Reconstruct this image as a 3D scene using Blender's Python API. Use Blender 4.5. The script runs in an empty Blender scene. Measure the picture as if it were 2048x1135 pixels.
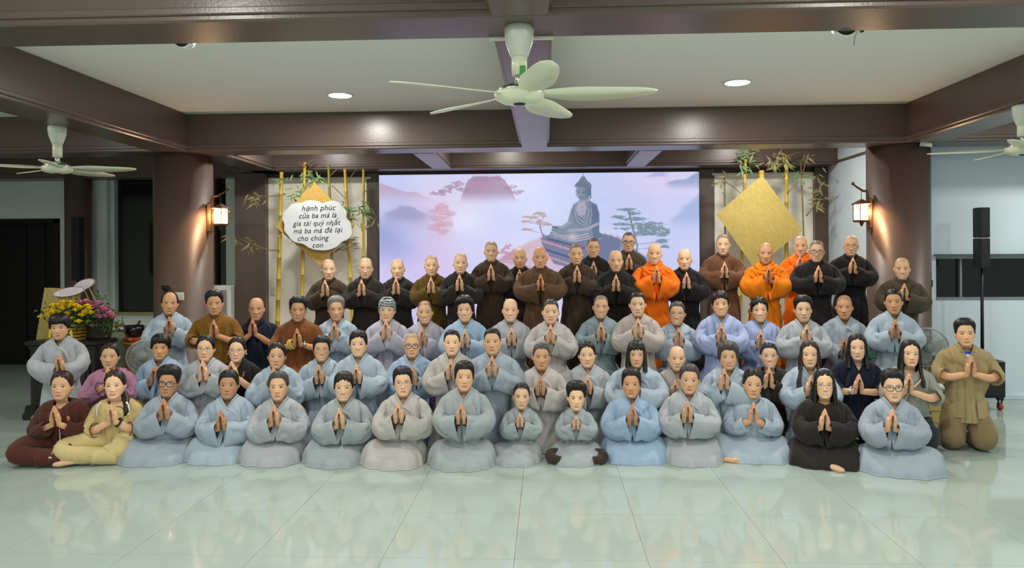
import bpy, math, random
import numpy as np
from mathutils import Matrix, Vector
random.seed(7); RNG = np.random.default_rng(11)
C = bpy.context.scene.collection
S = bpy.context.scene
PI = math.pi
# ------------------------------------------------------------------ camera, world, main lights, exposure
F_PX, CAM_H, HORIZON = 1500.0, 1.84, 508.0
YAW, ROLL = math.atan(69.0/F_PX), -0.006
cam_d = bpy.data.cameras.new('camera'); cam_d.sensor_width = 36.0; cam_d.lens = F_PX/2048*36
cam_d.shift_y = -(567.5-HORIZON)/2048; cam_d.clip_end = 100
cam = bpy.data.objects.new('camera', cam_d); C.objects.link(cam)
CAM_R = Matrix.Rotation(YAW, 3, 'Z') @ Matrix.Rotation(PI/2, 3, 'X') @ Matrix.Rotation(ROLL, 3, 'Z')
cam.matrix_world = Matrix.Translation((0, 0, CAM_H)) @ CAM_R.to_4x4()
S.camera = cam
w = bpy.data.worlds.new('world'); S.world = w; w.use_nodes = True
w.node_tree.nodes['Background'].inputs[0].default_value = (0.86, 0.97, 1.0, 1)
w.node_tree.nodes['Background'].inputs[1].default_value = 1.22
S.view_settings.view_transform = 'Standard'; S.view_settings.look = 'None'
S.view_settings.gamma = 1.0; S.view_settings.use_curve_mapping = False
S.view_settings.exposure = 0.41
CEIL, SOFFIT = 3.56, 3.11
DOWN_W = 36.0
def area(x, y, z, size, power, col=(1, .97, .9)):
    l = bpy.data.lights.new('downlight_lamp', 'AREA'); l.shape = 'DISK'; l.size = size; l.energy = power; l.color = col
    o = bpy.data.objects.new('downlight_lamp', l); o.location = (x, y, z); C.objects.link(o); return o
# ceiling downlights of the hall: two in the picture, the others in the bays before it
LIGHTS_SEEN = [(-2.2, 7.95), (1.93, 7.65)]
LIGHTS_NEAR = [(-2.2, 4.95), (1.93, 4.95), (-2.2, 2.6), (2.0, 2.6), (-2.2, 0.4), (2.0, 0.4), (-2.2, -2.2), (2.0, -2.2)]
LIGHTS_STAGE = [(-3.4, 9.85), (-.6, 9.85), (2.9, 9.85)]
LIGHTS_SIDE = [(-6.6, 6.0), (6.4, 6.0), (-6.6, 1.5), (6.4, 1.5), (6.6, 8.3)]

def at(px, py, Y):
    d = CAM_R @ Vector(((px-1024)/F_PX, -(py-HORIZON)/F_PX, -1.0))
    t = Y/d.y
    return Vector((d.x*t, Y, CAM_H+d.z*t))
def ground(px, py, z=0.0):
    d = CAM_R @ Vector(((px-1024)/F_PX, -(py-HORIZON)/F_PX, -1.0))
    t = (z-CAM_H)/d.z
    return Vector((d.x*t, d.y*t, z))
# ------------------------------------------------------------------ helpers
def lin(c):
    c = np.asarray(c, float)/255.0
    return np.where(c <= .04045, c/12.92, ((c+.055)/1.055)**2.4)
def rgba(c): return tuple(float(v) for v in lin(c))+(1.0,)
MATS = {}
def mat(name, col, rough=.6, spec=.4, metal=0.0, bump=0.0, bscale=20.0, var=0.0, vscale=3.0, emit=None, estr=1.0, stretch=(1, 1, 1), sheen=0.0, obj_var=0.0, coat=0.0):
    key = name
    if key in MATS: return MATS[key]
    m = bpy.data.materials.new(name); m.use_nodes = True
    nt = m.node_tree; b = nt.nodes['Principled BSDF']
    b.inputs['Base Color'].default_value = rgba(col); b.inputs['Roughness'].default_value = rough
    b.inputs['Specular IOR Level'].default_value = spec; b.inputs['Metallic'].default_value = metal
    b.inputs['Sheen Weight'].default_value = sheen; b.inputs['Coat Weight'].default_value = coat
    if bump or var or obj_var:
        tc = nt.nodes.new('ShaderNodeTexCoord'); mp = nt.nodes.new('ShaderNodeMapping'); mp.inputs['Scale'].default_value = stretch
        nt.links.new(tc.outputs['Object'], mp.inputs['Vector'])
    if bump:
        n = nt.nodes.new('ShaderNodeTexNoise'); n.inputs['Scale'].default_value = bscale; n.inputs['Detail'].default_value = 3
        nt.links.new(mp.outputs['Vector'], n.inputs['Vector'])
        bp = nt.nodes.new('ShaderNodeBump'); bp.inputs['Strength'].default_value = bump; bp.inputs['Distance'].default_value = .02
        nt.links.new(n.outputs[0], bp.inputs['Height']); nt.links.new(bp.outputs[0], b.inputs['Normal'])
    if var or obj_var:
        n2 = nt.nodes.new('ShaderNodeTexNoise'); n2.inputs['Scale'].default_value = vscale; n2.inputs['Detail'].default_value = 4
        nt.links.new(mp.outputs['Vector'], n2.inputs['Vector'])
        mr = nt.nodes.new('ShaderNodeMapRange'); mr.inputs[1].default_value = .3; mr.inputs[2].default_value = .7
        mr.inputs[3].default_value = 1-var; mr.inputs[4].default_value = 1+var
        nt.links.new(n2.outputs[0], mr.inputs[0])
        mx = nt.nodes.new('ShaderNodeVectorMath'); mx.operation = 'SCALE'; mx.inputs[0].default_value = rgba(col)[:3]
        nt.links.new(mr.outputs[0], mx.inputs['Scale']); nt.links.new(mx.outputs[0], b.inputs['Base Color'])
    if emit is not None:
        b.inputs['Emission Color'].default_value = rgba(emit); b.inputs['Emission Strength'].default_value = estr
    MATS[key] = m; return m
def attr_mat(name, rough=.5, spec=.35, emit=0.0, bump=0.0, bscale=200., sss=0.0):
    if name in MATS: return MATS[name]
    m = bpy.data.materials.new(name); m.use_nodes = True; nt = m.node_tree; b = nt.nodes['Principled BSDF']
    a = nt.nodes.new('ShaderNodeAttribute'); a.attribute_name = 'Col'
    b.inputs['Roughness'].default_value = rough; b.inputs['Specular IOR Level'].default_value = spec
    if emit:
        b.inputs['Base Color'].default_value = (.01, .01, .01, 1)
        nt.links.new(a.outputs['Color'], b.inputs['Emission Color']); b.inputs['Emission Strength'].default_value = emit
    else: nt.links.new(a.outputs['Color'], b.inputs['Base Color'])
    MATS[name] = m; return m

def link_mesh(name, V, polys, m, parent=None, smooth=True, col=None, midx=None):
    """V (N,3); polys: list of arrays (M,k) or lists of index lists"""
    V = np.asarray(V, np.float32)
    starts, loops, tot = [], [], 0
    for p in polys:
        if isinstance(p, np.ndarray):
            n, k = p.shape
            starts.append(tot+np.arange(n)*k); loops.append(p.reshape(-1)); tot += n*k
        else:
            for f in p:
                starts.append(np.array([tot])); loops.append(np.asarray(f)); tot += len(f)
    starts = np.concatenate(starts).astype(np.int32); loops = np.concatenate(loops).astype(np.int32)
    me = bpy.data.meshes.new(name)
    me.vertices.add(len(V)); me.vertices.foreach_set('co', V.reshape(-1))
    me.loops.add(len(loops)); me.loops.foreach_set('vertex_index', loops)
    me.polygons.add(len(starts)); me.polygons.foreach_set('loop_start', starts)
    if midx is not None: me.polygons.foreach_set('material_index', np.asarray(midx, np.int32))
    me.update(calc_edges=True)
    me.polygons.foreach_set('use_smooth', np.full(len(starts), bool(smooth)))
    if col is not None:
        a = me.color_attributes.new('Col', 'FLOAT_COLOR', 'POINT')
        cc = np.ones((len(V), 4), np.float32); cc[:, :3] = col
        a.data.foreach_set('color', cc.reshape(-1))
    me.validate()
    for mm in (m if isinstance(m, (list, tuple)) else [m]): me.materials.append(mm)
    o = bpy.data.objects.new(name, me); C.objects.link(o)
    if parent is not None: o.parent = parent
    return o
def tag(o, label=None, cat=None, group=None, kind=None):
    if label: o['label'] = label
    if cat: o['category'] = cat
    if group: o['group'] = group
    if kind: o['kind'] = kind
    return o
def empty(name, loc, rz=0.0, label=None, cat=None, group=None):
    o = bpy.data.objects.new(name, None); C.objects.link(o); o.location = loc; o.rotation_euler = (0, 0, rz)
    o.empty_display_size = .1
    return tag(o, label, cat, group)
def grid(nr, nc, wrap=True, off=0):
    r = np.arange(nr-1)[:, None]; c = np.arange(nc if wrap else nc-1)[None, :]
    c2 = (c+1) % nc
    return (np.stack([r*nc+c, r*nc+c2, (r+1)*nc+c2, (r+1)*nc+c], -1).reshape(-1, 4)+off).astype(np.int32)
def sinterp(x, xp, fp):
    """smooth Catmull-Rom interpolation, xp increasing"""
    x = np.asarray(x, float); xp = np.asarray(xp, float); fp = np.asarray(fp, float)
    if fp.ndim == 1: fp = fp[:, None]; flat = True
    else: flat = False
    d = (fp[1:]-fp[:-1])/(xp[1:]-xp[:-1])[:, None]
    m = np.empty_like(fp); m[0] = d[0]; m[-1] = d[-1]; m[1:-1] = (d[1:]+d[:-1])/2
    sgn = (d[1:]*d[:-1]) <= 0
    i = np.clip(np.searchsorted(xp, x, side='right')-1, 0, len(xp)-2)
    hh = (xp[i+1]-xp[i]); t = np.clip((x-xp[i])/hh, 0, 1)
    sh = t.shape+(1,)
    t_ = t.reshape(sh); h_ = hh.reshape(sh)
    r = (2*t_**3-3*t_**2+1)*fp[i]+(t_**3-2*t_**2+t_)*h_*m[i]+(-2*t_**3+3*t_**2)*fp[i+1]+(t_**3-t_**2)*h_*m[i+1]
    return r[..., 0] if flat else r
def sstep(x, a, b):
    t = np.clip((x-a)/(b-a), 0, 1); return t*t*(3-2*t)
class MB:
    """collects shapes, then links them as one mesh"""
    def __init__(s): s.V = []; s.P = []; s.n = 0
    def add(s, V, polys):
        V = np.asarray(V, float).reshape(-1, 3)
        for p in polys:
            if isinstance(p, np.ndarray): s.P.append(p+s.n)
            else: s.P.append([[i+s.n for i in f] for f in p])
        s.V.append(V); s.n += len(V); return s
    def box(s, x0, x1, y0, y1, z0, z1, bev=0.0, M=None):
        if bev <= 0:
            V = np.array([(x, y, z) for z in (z0, z1) for y in (y0, y1) for x in (x0, x1)], float)
            Fc = [[0, 2, 3, 1], [4, 5, 7, 6], [0, 1, 5, 4], [2, 6, 7, 3], [0, 4, 6, 2], [1, 3, 7, 5]]
        else:
            b = bev; V = []; 
            for z, i in ((z0, b), (z0+b, 0), (z1-b, 0), (z1, b)):
                a0, a1, c0, c1 = x0+i, x1-i, y0+i, y1-i
                V += [(a0+b, c0, z), (a1-b, c0, z), (a1, c0+b, z), (a1, c1-b, z), (a1-b, c1, z), (a0+b, c1, z), (a0, c1-b, z), (a0, c0+b, z)]
            V = np.array(V, float)
            Fc = [list(range(7, -1, -1)), list(range(24, 32))]
            for r in range(3):
                for c in range(8): Fc.append([r*8+c, r*8+(c+1) % 8, (r+1)*8+(c+1) % 8, (r+1)*8+c])
        if M is not None: V = V @ np.array(M)[:3, :3].T+np.array(M)[:3, 3]
        return s.add(V, [Fc])
    def tube(s, pts, r, n=8, cap=True, ref=(0.0, 1.0, 0.0), flat=1.0):
        pts = np.asarray(pts, float); m = len(pts); r = np.broadcast_to(np.asarray(r, float), (m,))
        T = np.gradient(pts, axis=0); T /= np.linalg.norm(T, axis=1)[:, None]+1e-12
        V = []
        rf = np.asarray(ref, float)
        for i in range(m):
            q = rf if abs(T[i]@rf) < .95 else np.array((1.0, .1, 0.2))
            b = q-T[i]*(q@T[i]); b /= np.linalg.norm(b); a = np.cross(b, T[i])
            th = np.arange(n)*2*PI/n
            V.append(pts[i]+r[i]*(np.cos(th)[:, None]*a+flat*np.sin(th)[:, None]*b))
        P = [grid(m, n)]
        if cap: P.append([list(range(n-1, -1, -1)), list(range((m-1)*n, m*n))])
        return s.add(np.concatenate(V), P)
    def lathe(s, prof, c=(0, 0, 0), n=24, M=None, sx=1.0, sy=1.0):
        prof = np.asarray(prof, float); th = np.arange(n)*2*PI/n
        V = np.stack([prof[:, 0, None]*np.cos(th)*sx, prof[:, 0, None]*np.sin(th)*sy, np.repeat(prof[:, 1, None], n, 1)], -1).reshape(-1, 3)
        V = V+np.asarray(c, float) if M is None else V @ np.array(M)[:3, :3].T+np.array(M)[:3, 3]
        return s.add(V, [grid(len(prof), n), [list(range(n-1, -1, -1)), list(range((len(prof)-1)*n, len(prof)*n))]])
    def ball(s, c, r, nr=8, n=10, noise=0.0):
        th = np.linspace(.05, PI-.05, nr); prof = np.stack([np.sin(th), np.cos(th)], 1)
        ph = np.arange(n)*2*PI/n; r = np.broadcast_to(np.asarray(r, float), (3,))
        V = np.stack([prof[:, 0, None]*np.cos(ph), prof[:, 0, None]*np.sin(ph), np.repeat(prof[:, 1, None], n, 1)], -1).reshape(-1, 3)
        if noise: V *= 1+noise*(RNG.random((len(V), 1))-.5)
        return s.add(V*r+np.asarray(c, float), [grid(nr, n), [list(range(n-1, -1, -1)), list(range((nr-1)*n, nr*n))]])
    def prism(s, poly, y0, y1, M=None):
        """polygon in x,z extruded from y0 to y1"""
        poly = np.asarray(poly, float); n = len(poly)
        V = np.concatenate([np.stack([poly[:, 0], np.full(n, y), poly[:, 1]], 1) for y in (y0, y1)])
        if M is not None: V = V @ np.array(M)[:3, :3].T+np.array(M)[:3, 3]
        return s.add(V, [[list(range(n)), list(range(2*n-1, n-1, -1))], grid(2, n)])
    def build(s, name, m, parent=None, smooth=False, **k):
        return link_mesh(name, np.concatenate(s.V), s.P, m, parent, smooth, **k)
def struct(o): o['kind'] = 'structure'; return o
def value_noise(x, y, seed, n=64):
    g = np.random.default_rng(seed).random((n, n))
    xi = np.floor(x).astype(int); yi = np.floor(y).astype(int); fx = x-xi; fy = y-yi
    fx = fx*fx*(3-2*fx); fy = fy*fy*(3-2*fy)
    a = g[yi % n, xi % n]; b = g[yi % n, (xi+1) % n]; c = g[(yi+1) % n, xi % n]; d = g[(yi+1) % n, (xi+1) % n]
    return (a*(1-fx)+b*fx)*(1-fy)+(c*(1-fx)+d*fx)*fy
def fbm(x, y, seed, oct=4):
    v = 0; a = .5
    for i in range(oct): v = v+a*value_noise(x*2**i+i*7.3, y*2**i+i*3.1, seed+i); a *= .5
    return v
# ------------------------------------------------------------------ the setting
def floor_material():
    m = bpy.data.materials.new('polished_tile'); m.use_nodes = True; nt = m.node_tree; b = nt.nodes['Principled BSDF']
    tc = nt.nodes.new('ShaderNodeTexCoord'); oi = nt.nodes.new('ShaderNodeObjectInfo')
    ge = nt.nodes.new('ShaderNodeNewGeometry')
    n1 = nt.nodes.new('ShaderNodeTexNoise'); n1.inputs['Scale'].default_value = 2.2; n1.inputs['Detail'].default_value = 6; n1.inputs['Distortion'].default_value = 1.2
    nt.links.new(ge.outputs['Position'], n1.inputs['Vector'])
    cr = nt.nodes.new('ShaderNodeValToRGB'); e = cr.color_ramp.elements
    e[0].position = .28; e[0].color = rgba((161, 175, 168)); e[1].position = .74; e[1].color = rgba((167, 178, 163))
    x = e.new(.5); x.color = rgba((165, 180, 172)); x2 = e.new(.66); x2.color = rgba((166, 179, 169))
    nt.links.new(n1.outputs[0], cr.inputs[0])
    nt.links.new(cr.outputs[0], b.inputs['Base Color'])
    b.inputs['Roughness'].default_value = .09; b.inputs['Specular IOR Level'].default_value = .45
    n2 = nt.nodes.new('ShaderNodeTexNoise'); n2.inputs['Scale'].default_value = 1.6; n2.inputs['Detail'].default_value = 2
    nt.links.new(ge.outputs['Position'], n2.inputs['Vector'])
    mr = nt.nodes.new('ShaderNodeMapRange'); mr.inputs[3].default_value = .035; mr.inputs[4].default_value = .08
    nt.links.new(n2.outputs[0], mr.inputs[0]); nt.links.new(mr.outputs[0], b.inputs['Roughness'])
    return m
M_BROWN = mat('brown_paint', (93, 78, 70), .30, .45, var=.05, vscale=2, bump=.05, bscale=60)
M_BROWN2 = mat('brown_paint_column', (84, 67, 59), .42, .45, var=.05, vscale=2, bump=.05, bscale=60)
M_WALL = mat('white_wall_paint', (208, 216, 206), .8, .2, var=.02, vscale=1.5)
M_WALLB = mat('pale_blue_wall_paint', (196, 211, 218), .8, .2, var=.02, vscale=1.5)
M_CEIL = mat('ceiling_paint', (240, 240, 233), .85, .2)
M_PANEL = mat('cream_backdrop_cloth', (246, 244, 228), .85, .2, var=.05, vscale=2.5)
M_DARK = mat('dark_night_glass', (8, 9, 10), .12, .5)
M_DARKWOOD = mat('dark_door_wood', (16, 12, 10), .45, .3, var=.3, vscale=4, stretch=(8, 8, 1))
M_BLACK = mat('black_plastic', (20, 20, 22), .45, .4)
M_WHITEP = mat('white_plastic', (225, 228, 218), .35, .5)
M_CREAMP = mat('cream_fan_plastic', (222, 224, 196), .3, .5)
M_CHROME = mat('chrome', (200, 205, 200), .2, .5, metal=1.0)
M_FRAME = mat('window_frame_paint', (110, 82, 60), .5, .4)
M_ALU = mat('aluminium_frame', (190, 205, 200), .4, .5)

X0, X1, YB = -9.6, 8.8, 12.35
def room():
    b = MB(); b.box(X0, X1, -6, YB+.2, -.12, -.012)
    fl = struct(b.build('floor', mat('floor_grout', (128, 138, 131), .7)))
    T = .8; TM = floor_material(); g = .0011
    me = None
    xt = at(1018, 1133, 3.9).x
    kx0 = int(math.floor((X0-xt)/T)); kx1 = int(math.ceil((X1-xt)/T))
    gy = ground(1024, 1026).y
    ky0 = -2; n = 0
    for ky in range(ky0, 10):
        for kx in range(kx0, kx1+1):
            x = xt+kx*T; y = gy+ky*T
            if x+T < X0+.1 or x > X1: continue
            if abs(x+T/2+.05*y*0) > 1.15*y*.72+1.4: continue
            if me is None:
                t = MB(); t.box(g, T-g, g, T-g, -.012, 0); o = t.build('tile', TM, fl, smooth=False); me = o.data
            else:
                o = bpy.data.objects.new('tile', me); C.objects.link(o); o.parent = fl
            o.location = (x, y, 0); n += 1
    # slab for the parts of the floor outside the tiles built one by one
    y = gy+10*T
    b = MB(); b.box(X0, X1, y, YB+.2, -.012, -.0004); b.build('tile_far', TM, fl)
    b = MB(); b.box(X0, X1, -6, gy+ky0*T, -.012, -.0004); b.build('tile_near', TM, fl)
    b = MB(); b.box(X0, X1, -6, YB+.2, CEIL, CEIL+.15); struct(b.build('ceiling', M_CEIL))
    def beam(x0, x1, y0, y1, z0, z1, mould=True, m=M_BROWN, axis='x'):
        b = MB(); b.box(x0, x1, y0, y1, z0, z1, .012)
        o = struct(b.build('beam', m))
        if mould:      # narrow raised band along the lower edges
            t = MB(); e = .02
            if axis == 'x':
                t.box(x0, x1, y0-e, y0+.01, z0+.035, z0+.075, .006); t.box(x0, x1, y1-.01, y1+e, z0+.035, z0+.075, .006)
            else:
                t.box(x0-e, x0+.01, y0, y1, z0+.035, z0+.075, .006); t.box(x1-.01, x1+e, y0, y1, z0+.035, z0+.075, .006)
            t.build('moulding', m, o)
        return o
    # cross beams
    beam(X0, X1, 3.99, 4.40, SOFFIT, CEIL)
    beam(X0, X1, 8.90, 9.33, SOFFIT, CEIL)
    beam(-4.72, 4.3, 11.0, 11.48, SOFFIT, CEIL)
    beam(X0, -4.3, 11.9, 12.3, 3.12, CEIL)
    # long beams
    beam(-4.76, -4.34, -6, 3.99, SOFFIT-.002, CEIL, axis='y'); beam(-4.76, -4.34, 4.40, 8.9, SOFFIT-.002, CEIL, axis='y')
    beam(4.17, 4.60, -6, 3.99, SOFFIT-.002, CEIL, axis='y'); beam(4.17, 4.60, 4.40, 8.9, SOFFIT-.002, CEIL, axis='y')
    beam(-.29, .02, 4.40, 8.9, SOFFIT-.004, CEIL, axis='y'); beam(-.29, .02, -6, 3.99, SOFFIT-.004, CEIL, axis='y')
    # short joists over the stage
    for x in (-1.68, 1.17): beam(x, x+.28, 9.33, 11.0, SOFFIT-.003, CEIL, axis='y')
    beam(-4.45, -4.05, 9.33, 11.9, SOFFIT, CEIL, axis='y'); beam(4.20, 4.45, 9.33, 11.5, SOFFIT-.02, CEIL, axis='y')
    # round columns
    for px, sgn in ((368, -1), (1797, 1)):
        p = at(px, 560, 9.3)
        b = MB(); b.lathe([(.36, 0), (.365, .01), (.365, .12), (.352, .13), (.352, SOFFIT+.2)], (p.x, 9.3, 0), 64)
        struct(b.build('column', M_BROWN2, smooth=True))
    # backdrop wall behind the stage, panels and dark strips
    WY = 11.5
    b = MB(); b.box(-4.72, 4.32, WY, WY+.15, 0, CEIL); struct(b.build('wall_back', mat('backdrop_dark', (80, 68, 60), .6)))
    def strip(name, px0, px1, Y, z0, z1, th, m):
        a = at(px0, 450, Y); c = at(px1, 450, Y)
        b = MB(); b.box(a.x, c.x, Y-th, Y+.01, z0, z1, .004); return struct(b.build(name, m))
    strip('trim_1', 478, 538, 11.48, 0, 3.105, .16, M_BROWN); strip('trim_2', 1625, 1651, 11.48, 0, 3.105, .12, M_BROWN)
    strip('trim_3', 735, 760, 11.48, 0, 3.10, .05, mat('grey_brown_strip', (98, 88, 80), .6))
    strip('trim_4', 1397, 1428, 11.48, 0, 3.10, .05, MATS['grey_brown_strip'])
    strip('wall_panel', 538, 735, 11.48, .25, 3.03, .03, M_PANEL); strip('wall_panel', 1428, 1625, 11.48, .25, 3.03, .03, M_PANEL)
    # rails the backdrop cloths hang from
    for a_, c_ in ((536, 742), (1424, 1630)):
        a = at(a_, 352, 11.43); c = at(c_, 352, 11.43)
        b = MB(); b.box(a.x, c.x, 11.42, 11.45, 3.01, 3.045, .006); struct(b.build('trim_5' if a_ < 1000 else 'trim_6', M_WHITEP))
    # low stage the monks stand on
    b = MB(); b.box(-4.2, 3.98, 8.28, WY, 0, .25, .006); struct(b.build('floor_stage', mat('stage_carpet', (92, 60, 50), .9)))
    # right side: short return wall, then the pale blue wall with its long window
    RX = at(1651, 500, 11.48).x
    b = MB(); b.box(RX+.004, RX+.16, 9.82, 11.5, 0, CEIL); struct(b.build('wall_return', M_WALLB))
    wz0 = at(1960, 599, 9.65).z; wz1 = at(1960, 512, 9.65).z; wx0 = at(1872, 560, 9.65).x; wx1 = X1-.6
    b = MB(); b.box(RX+.004, X1, 9.65, 9.82, 0, wz0); b.box(RX+.004, X1, 9.65, 9.82, wz1, CEIL); b.box(RX+.004, wx0, 9.65, 9.82, wz0, wz1); b.box(wx1, X1, 9.65, 9.82, wz0, wz1)
    struct(b.build('wall_right', M_WALLB))
    o = empty('window_1', (0, 0, 0)); o['kind'] = 'structure'
    b = MB(); b.box(wx0, wx1, 9.75, 9.77, wz0, wz1); b.build('pane', M_DARK, o)
    b = MB()
    for z in (wz0, wz1-.03): b.box(wx0, wx1, 9.64, 9.76, z, z+.03, .004)
    for x in (wx0, at(1924, 560, 9.65).x, wx1-.03): b.box(x, x+.03, 9.70, 9.765, wz0, wz1, .004)
    b.build('window_frame', mat('grey_frame', (120, 130, 132), .5), o)
    b = MB(); b.box(wx0-.03, wx1, 9.60, 9.66, wz1+.012, wz1+.026, .003); b.build('blind_rail', mat('dark_rail', (55, 60, 62), .5), o)
    # left rear wall with door and windows
    Y = 12.35
    def X(px): return at(px, 500, Y).x
    def Z(py, px=150): return at(px, py, Y).z
    dz = Z(443, 60); wz = Z(626, 260); wt = Z(357, 260)
    b = MB(); H = CEIL
    b.box(X0, X(-30), Y, Y+.2, 0, H); b.box(X(-30), X(118), Y, Y+.2, dz, H); b.box(X(118), X(224), Y, Y+.2, 0, H)
    b.box(X(224), X(420), Y, Y+.2, 0, wz); b.box(X(224), X(420), Y, Y+.2, wt, H)
    b.box(X(420), X(425), Y, Y+.2, 0, H); b.box(X(425), X(458), Y, Y+.2, 0, wz); b.box(X(425), X(458), Y, Y+.2, wt, H); b.box(X(458), X(560), Y, Y+.2, 0, H)
    struct(b.build('wall_left_rear', M_WALL))
    b = MB(); b.box(X(180), X(222), Y-.12, Y+.01, 0, 3.13, .004); struct(b.build('wall_pier', M_WALL))
    b = MB(); b.box(X(458), X(490), Y-.12, Y+.01, 0, 3.13, .004); struct(b.build('wall_pier', M_WALL))
    b = MB(); b.lathe([(.2, 0), (.2, SOFFIT+.2)], (at(157, 500, 12.0).x, 12.0, 0), 40); struct(b.build('column', M_BROWN2, smooth=True))
    for i, (a, c) in enumerate(((224, 420), (425, 458))):
        o = empty('window_%d' % (i+2), (0, 0, 0)); o['kind'] = 'structure'
        b = MB(); b.box(X(a), X(c), Y+.1, Y+.12, wz, wt); b.build('pane', M_DARK, o)
        b = MB(); b.box(X(a)-.0, X(a)+.05, Y-.01, Y+.14, wz, wt, .004); b.box(X(c)-.04, X(c), Y-.01, Y+.14, wz, wt, .004); b.build('window_frame', M_FRAME if i else M_ALU, o)
        b = MB(); b.box(X(a)-.03, X(c), Y-.06, Y+.1, wz-.02, wz+.02, .006); b.build('window_sill', mat('yellow_sill', (150, 140, 90), .6), o)
    o = empty('door_1', (0, 0, 0)); o['kind'] = 'structure'
    b = MB(); b.box(X(-30), X(118), Y+.12, Y+.16, 0, dz); b.build('door_panel', M_DARKWOOD, o)
    b = MB(); b.box(X(108), X(118)+.02, Y-.03, Y+.14, 0, dz+.05, .01); b.box(X(-30), X(118)+.02, Y-.03, Y+.14, dz-.04, dz+.05, .01); b.build('door_frame', M_DARKWOOD, o)
    b = MB(); b.box(X(42), X(44), Y+.1, Y+.125, 0, dz); b.box(X(80), X(82), Y+.1, Y+.125, 0, dz)
    b.build('door_rail', M_DARKWOOD, o)
    # far side walls of the hall
    b = MB(); b.box(X0-.15, X0, -6, YB+.2, 0, CEIL); struct(b.build('wall_left', M_WALL))
    b = MB(); b.box(X1, X1+.15, -6, 9.82, 0, CEIL); struct(b.build('wall_right_side', M_WALLB))
    b = MB(); b.box(RX+.16, X1, 9.58, 9.655, 0, .06, .004); struct(b.build('baseboard_right', M_WALLB))
room()
# ------------------------------------------------------------------ ceiling fittings
def downlight(x, y, label):
    o = empty('downlight', (x, y, CEIL), 0, label, 'ceiling light')
    b = MB(); b.lathe([(.0, -.004), (.118, -.004), (.118, -.012), (.14, -.012), (.146, 0), (.0, 0)], n=36); b.build('rim', M_WHITEP, o, smooth=True)
    b = MB(); b.lathe([(.001, -.014), (.116, -.014), (.116, -.006), (.001, -.006)], n=36)
    b.build('diffuser', mat('downlight_glow', (255, 255, 250), .5, emit=(255, 255, 248), estr=9.0), o)
    a = area(0, 0, -.03, .24, DOWN_W); a.parent = o
for i, (x, y) in enumerate(LIGHTS_SEEN):
    downlight(x, y, ['round ceiling downlight on the left half of the white ceiling', 'round ceiling downlight on the right half of the white ceiling'][i])
for x, y in LIGHTS_NEAR: area(x, y, CEIL-.03, .24, DOWN_W)
for x, y in LIGHTS_SIDE: area(x, y, CEIL-.03, .24, DOWN_W*1.05)
for x, y in LIGHTS_STAGE: area(x, y, CEIL-.03, .24, DOWN_W*.85)
# ------------------------------------------------------------------ people
HAIR = {'black': (24, 21, 20), 'brown': (44, 31, 25), 'grey': (118, 114, 110), 'darkgrey': (62, 60, 58)}
SKIN = {0: (226, 184, 148), 1: (214, 168, 130), 2: (196, 146, 108)}
CLOTH = {
 'g': (164, 168, 172), 'bg': (152, 163, 174), 'b': (148, 171, 195), 'lb': (160, 175, 187), 'tg': (128, 146, 152), 'wg': (178, 173, 169),
 'lg': (170, 168, 180), 'pw': (152, 165, 199), 'gg': (153, 161, 163), 'bei': (172, 163, 157), 'dk': (42, 37, 34), 'blk': (31, 28, 28), 'br': (84, 61, 41), 'db': (62, 49, 38),
 'rust': (116, 70, 36), 'gold': (120, 84, 30), 'ogold': (88, 68, 24), 'ol': (70, 62, 46), 'navy': (26, 31, 48), 'or': (236, 112, 14),
 'or2': (226, 122, 8), 'tan': (158, 138, 98), 'beige': (198, 178, 124), 'pink': (172, 120, 148), 'red': (78, 42, 32), 'brn': (104, 70, 48),
 'tee': (150, 152, 142), 'grn': (44, 52, 54), 'trs': (132, 112, 80)}
def cloth(c): return mat('cloth_'+c, CLOTH[c], .88, .15, bump=.45, bscale=8, stretch=(1.7, 1.7, .5), var=.035, vscale=9, sheen=.12)
M_SKIN = attr_mat('skin', .48, .35)
def hair_mat(c): return mat('hair_'+c, HAIR[c], .42, .35, var=.25, vscale=60, stretch=(3, 3, .4))
HL_DEG = [0, 30, 45, 58, 68, 78, 95, 110, 130, 180]
HL = {'std': [.81, .80, .76, .67, .56, .48, .52, .41, .29, .22],
      'mop': [.66, .66, .65, .60, .54, .47, .47, .40, .28, .2],
      'crop': [.77, .765, .73, .62, .47, .38, .40, .34, .25, .2],
      'tied': [.835, .80, .735, .63, .54, .47, .45, .38, .28, .2],
      'bangs': [.66, .66, .65, .58, .48, .40, .40, .36, .28, .2],
      'side': [.74, .70, .70, .62, .52, .43, .43, .37, .28, .2],
      'bald': [1.1, 1.1, 1.05, .90, .66, .5, .52, .41, .29, .22],
      'scarf': [.64, .64, .64, .60, .54, .45, .42, .36, .26, .2]}
# style: (hairline, thickness on top, thickness at the sides)
HSTYLE = {'buzz': ('std', .0065, .0045), 'short': ('std', .030, .012), 'tall': ('std', .048, .014), 'mop': ('mop', .034, .020), 'crop': ('crop', .020, .012), 'tied': ('tied', .014, .012),
          'bangs': ('bangs', .016, .011), 'side': ('side', .017, .012), 'curly': ('crop', .034, .028), 'balding': ('bald', .010, .014), 'long': ('tied', .015, .014),
          'bob': ('bangs', .016, .014), 'scarf': ('scarf', .018, .014), 'flat': ('std', .030, .009), 'oldshort': ('std', .018, .014)}

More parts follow.
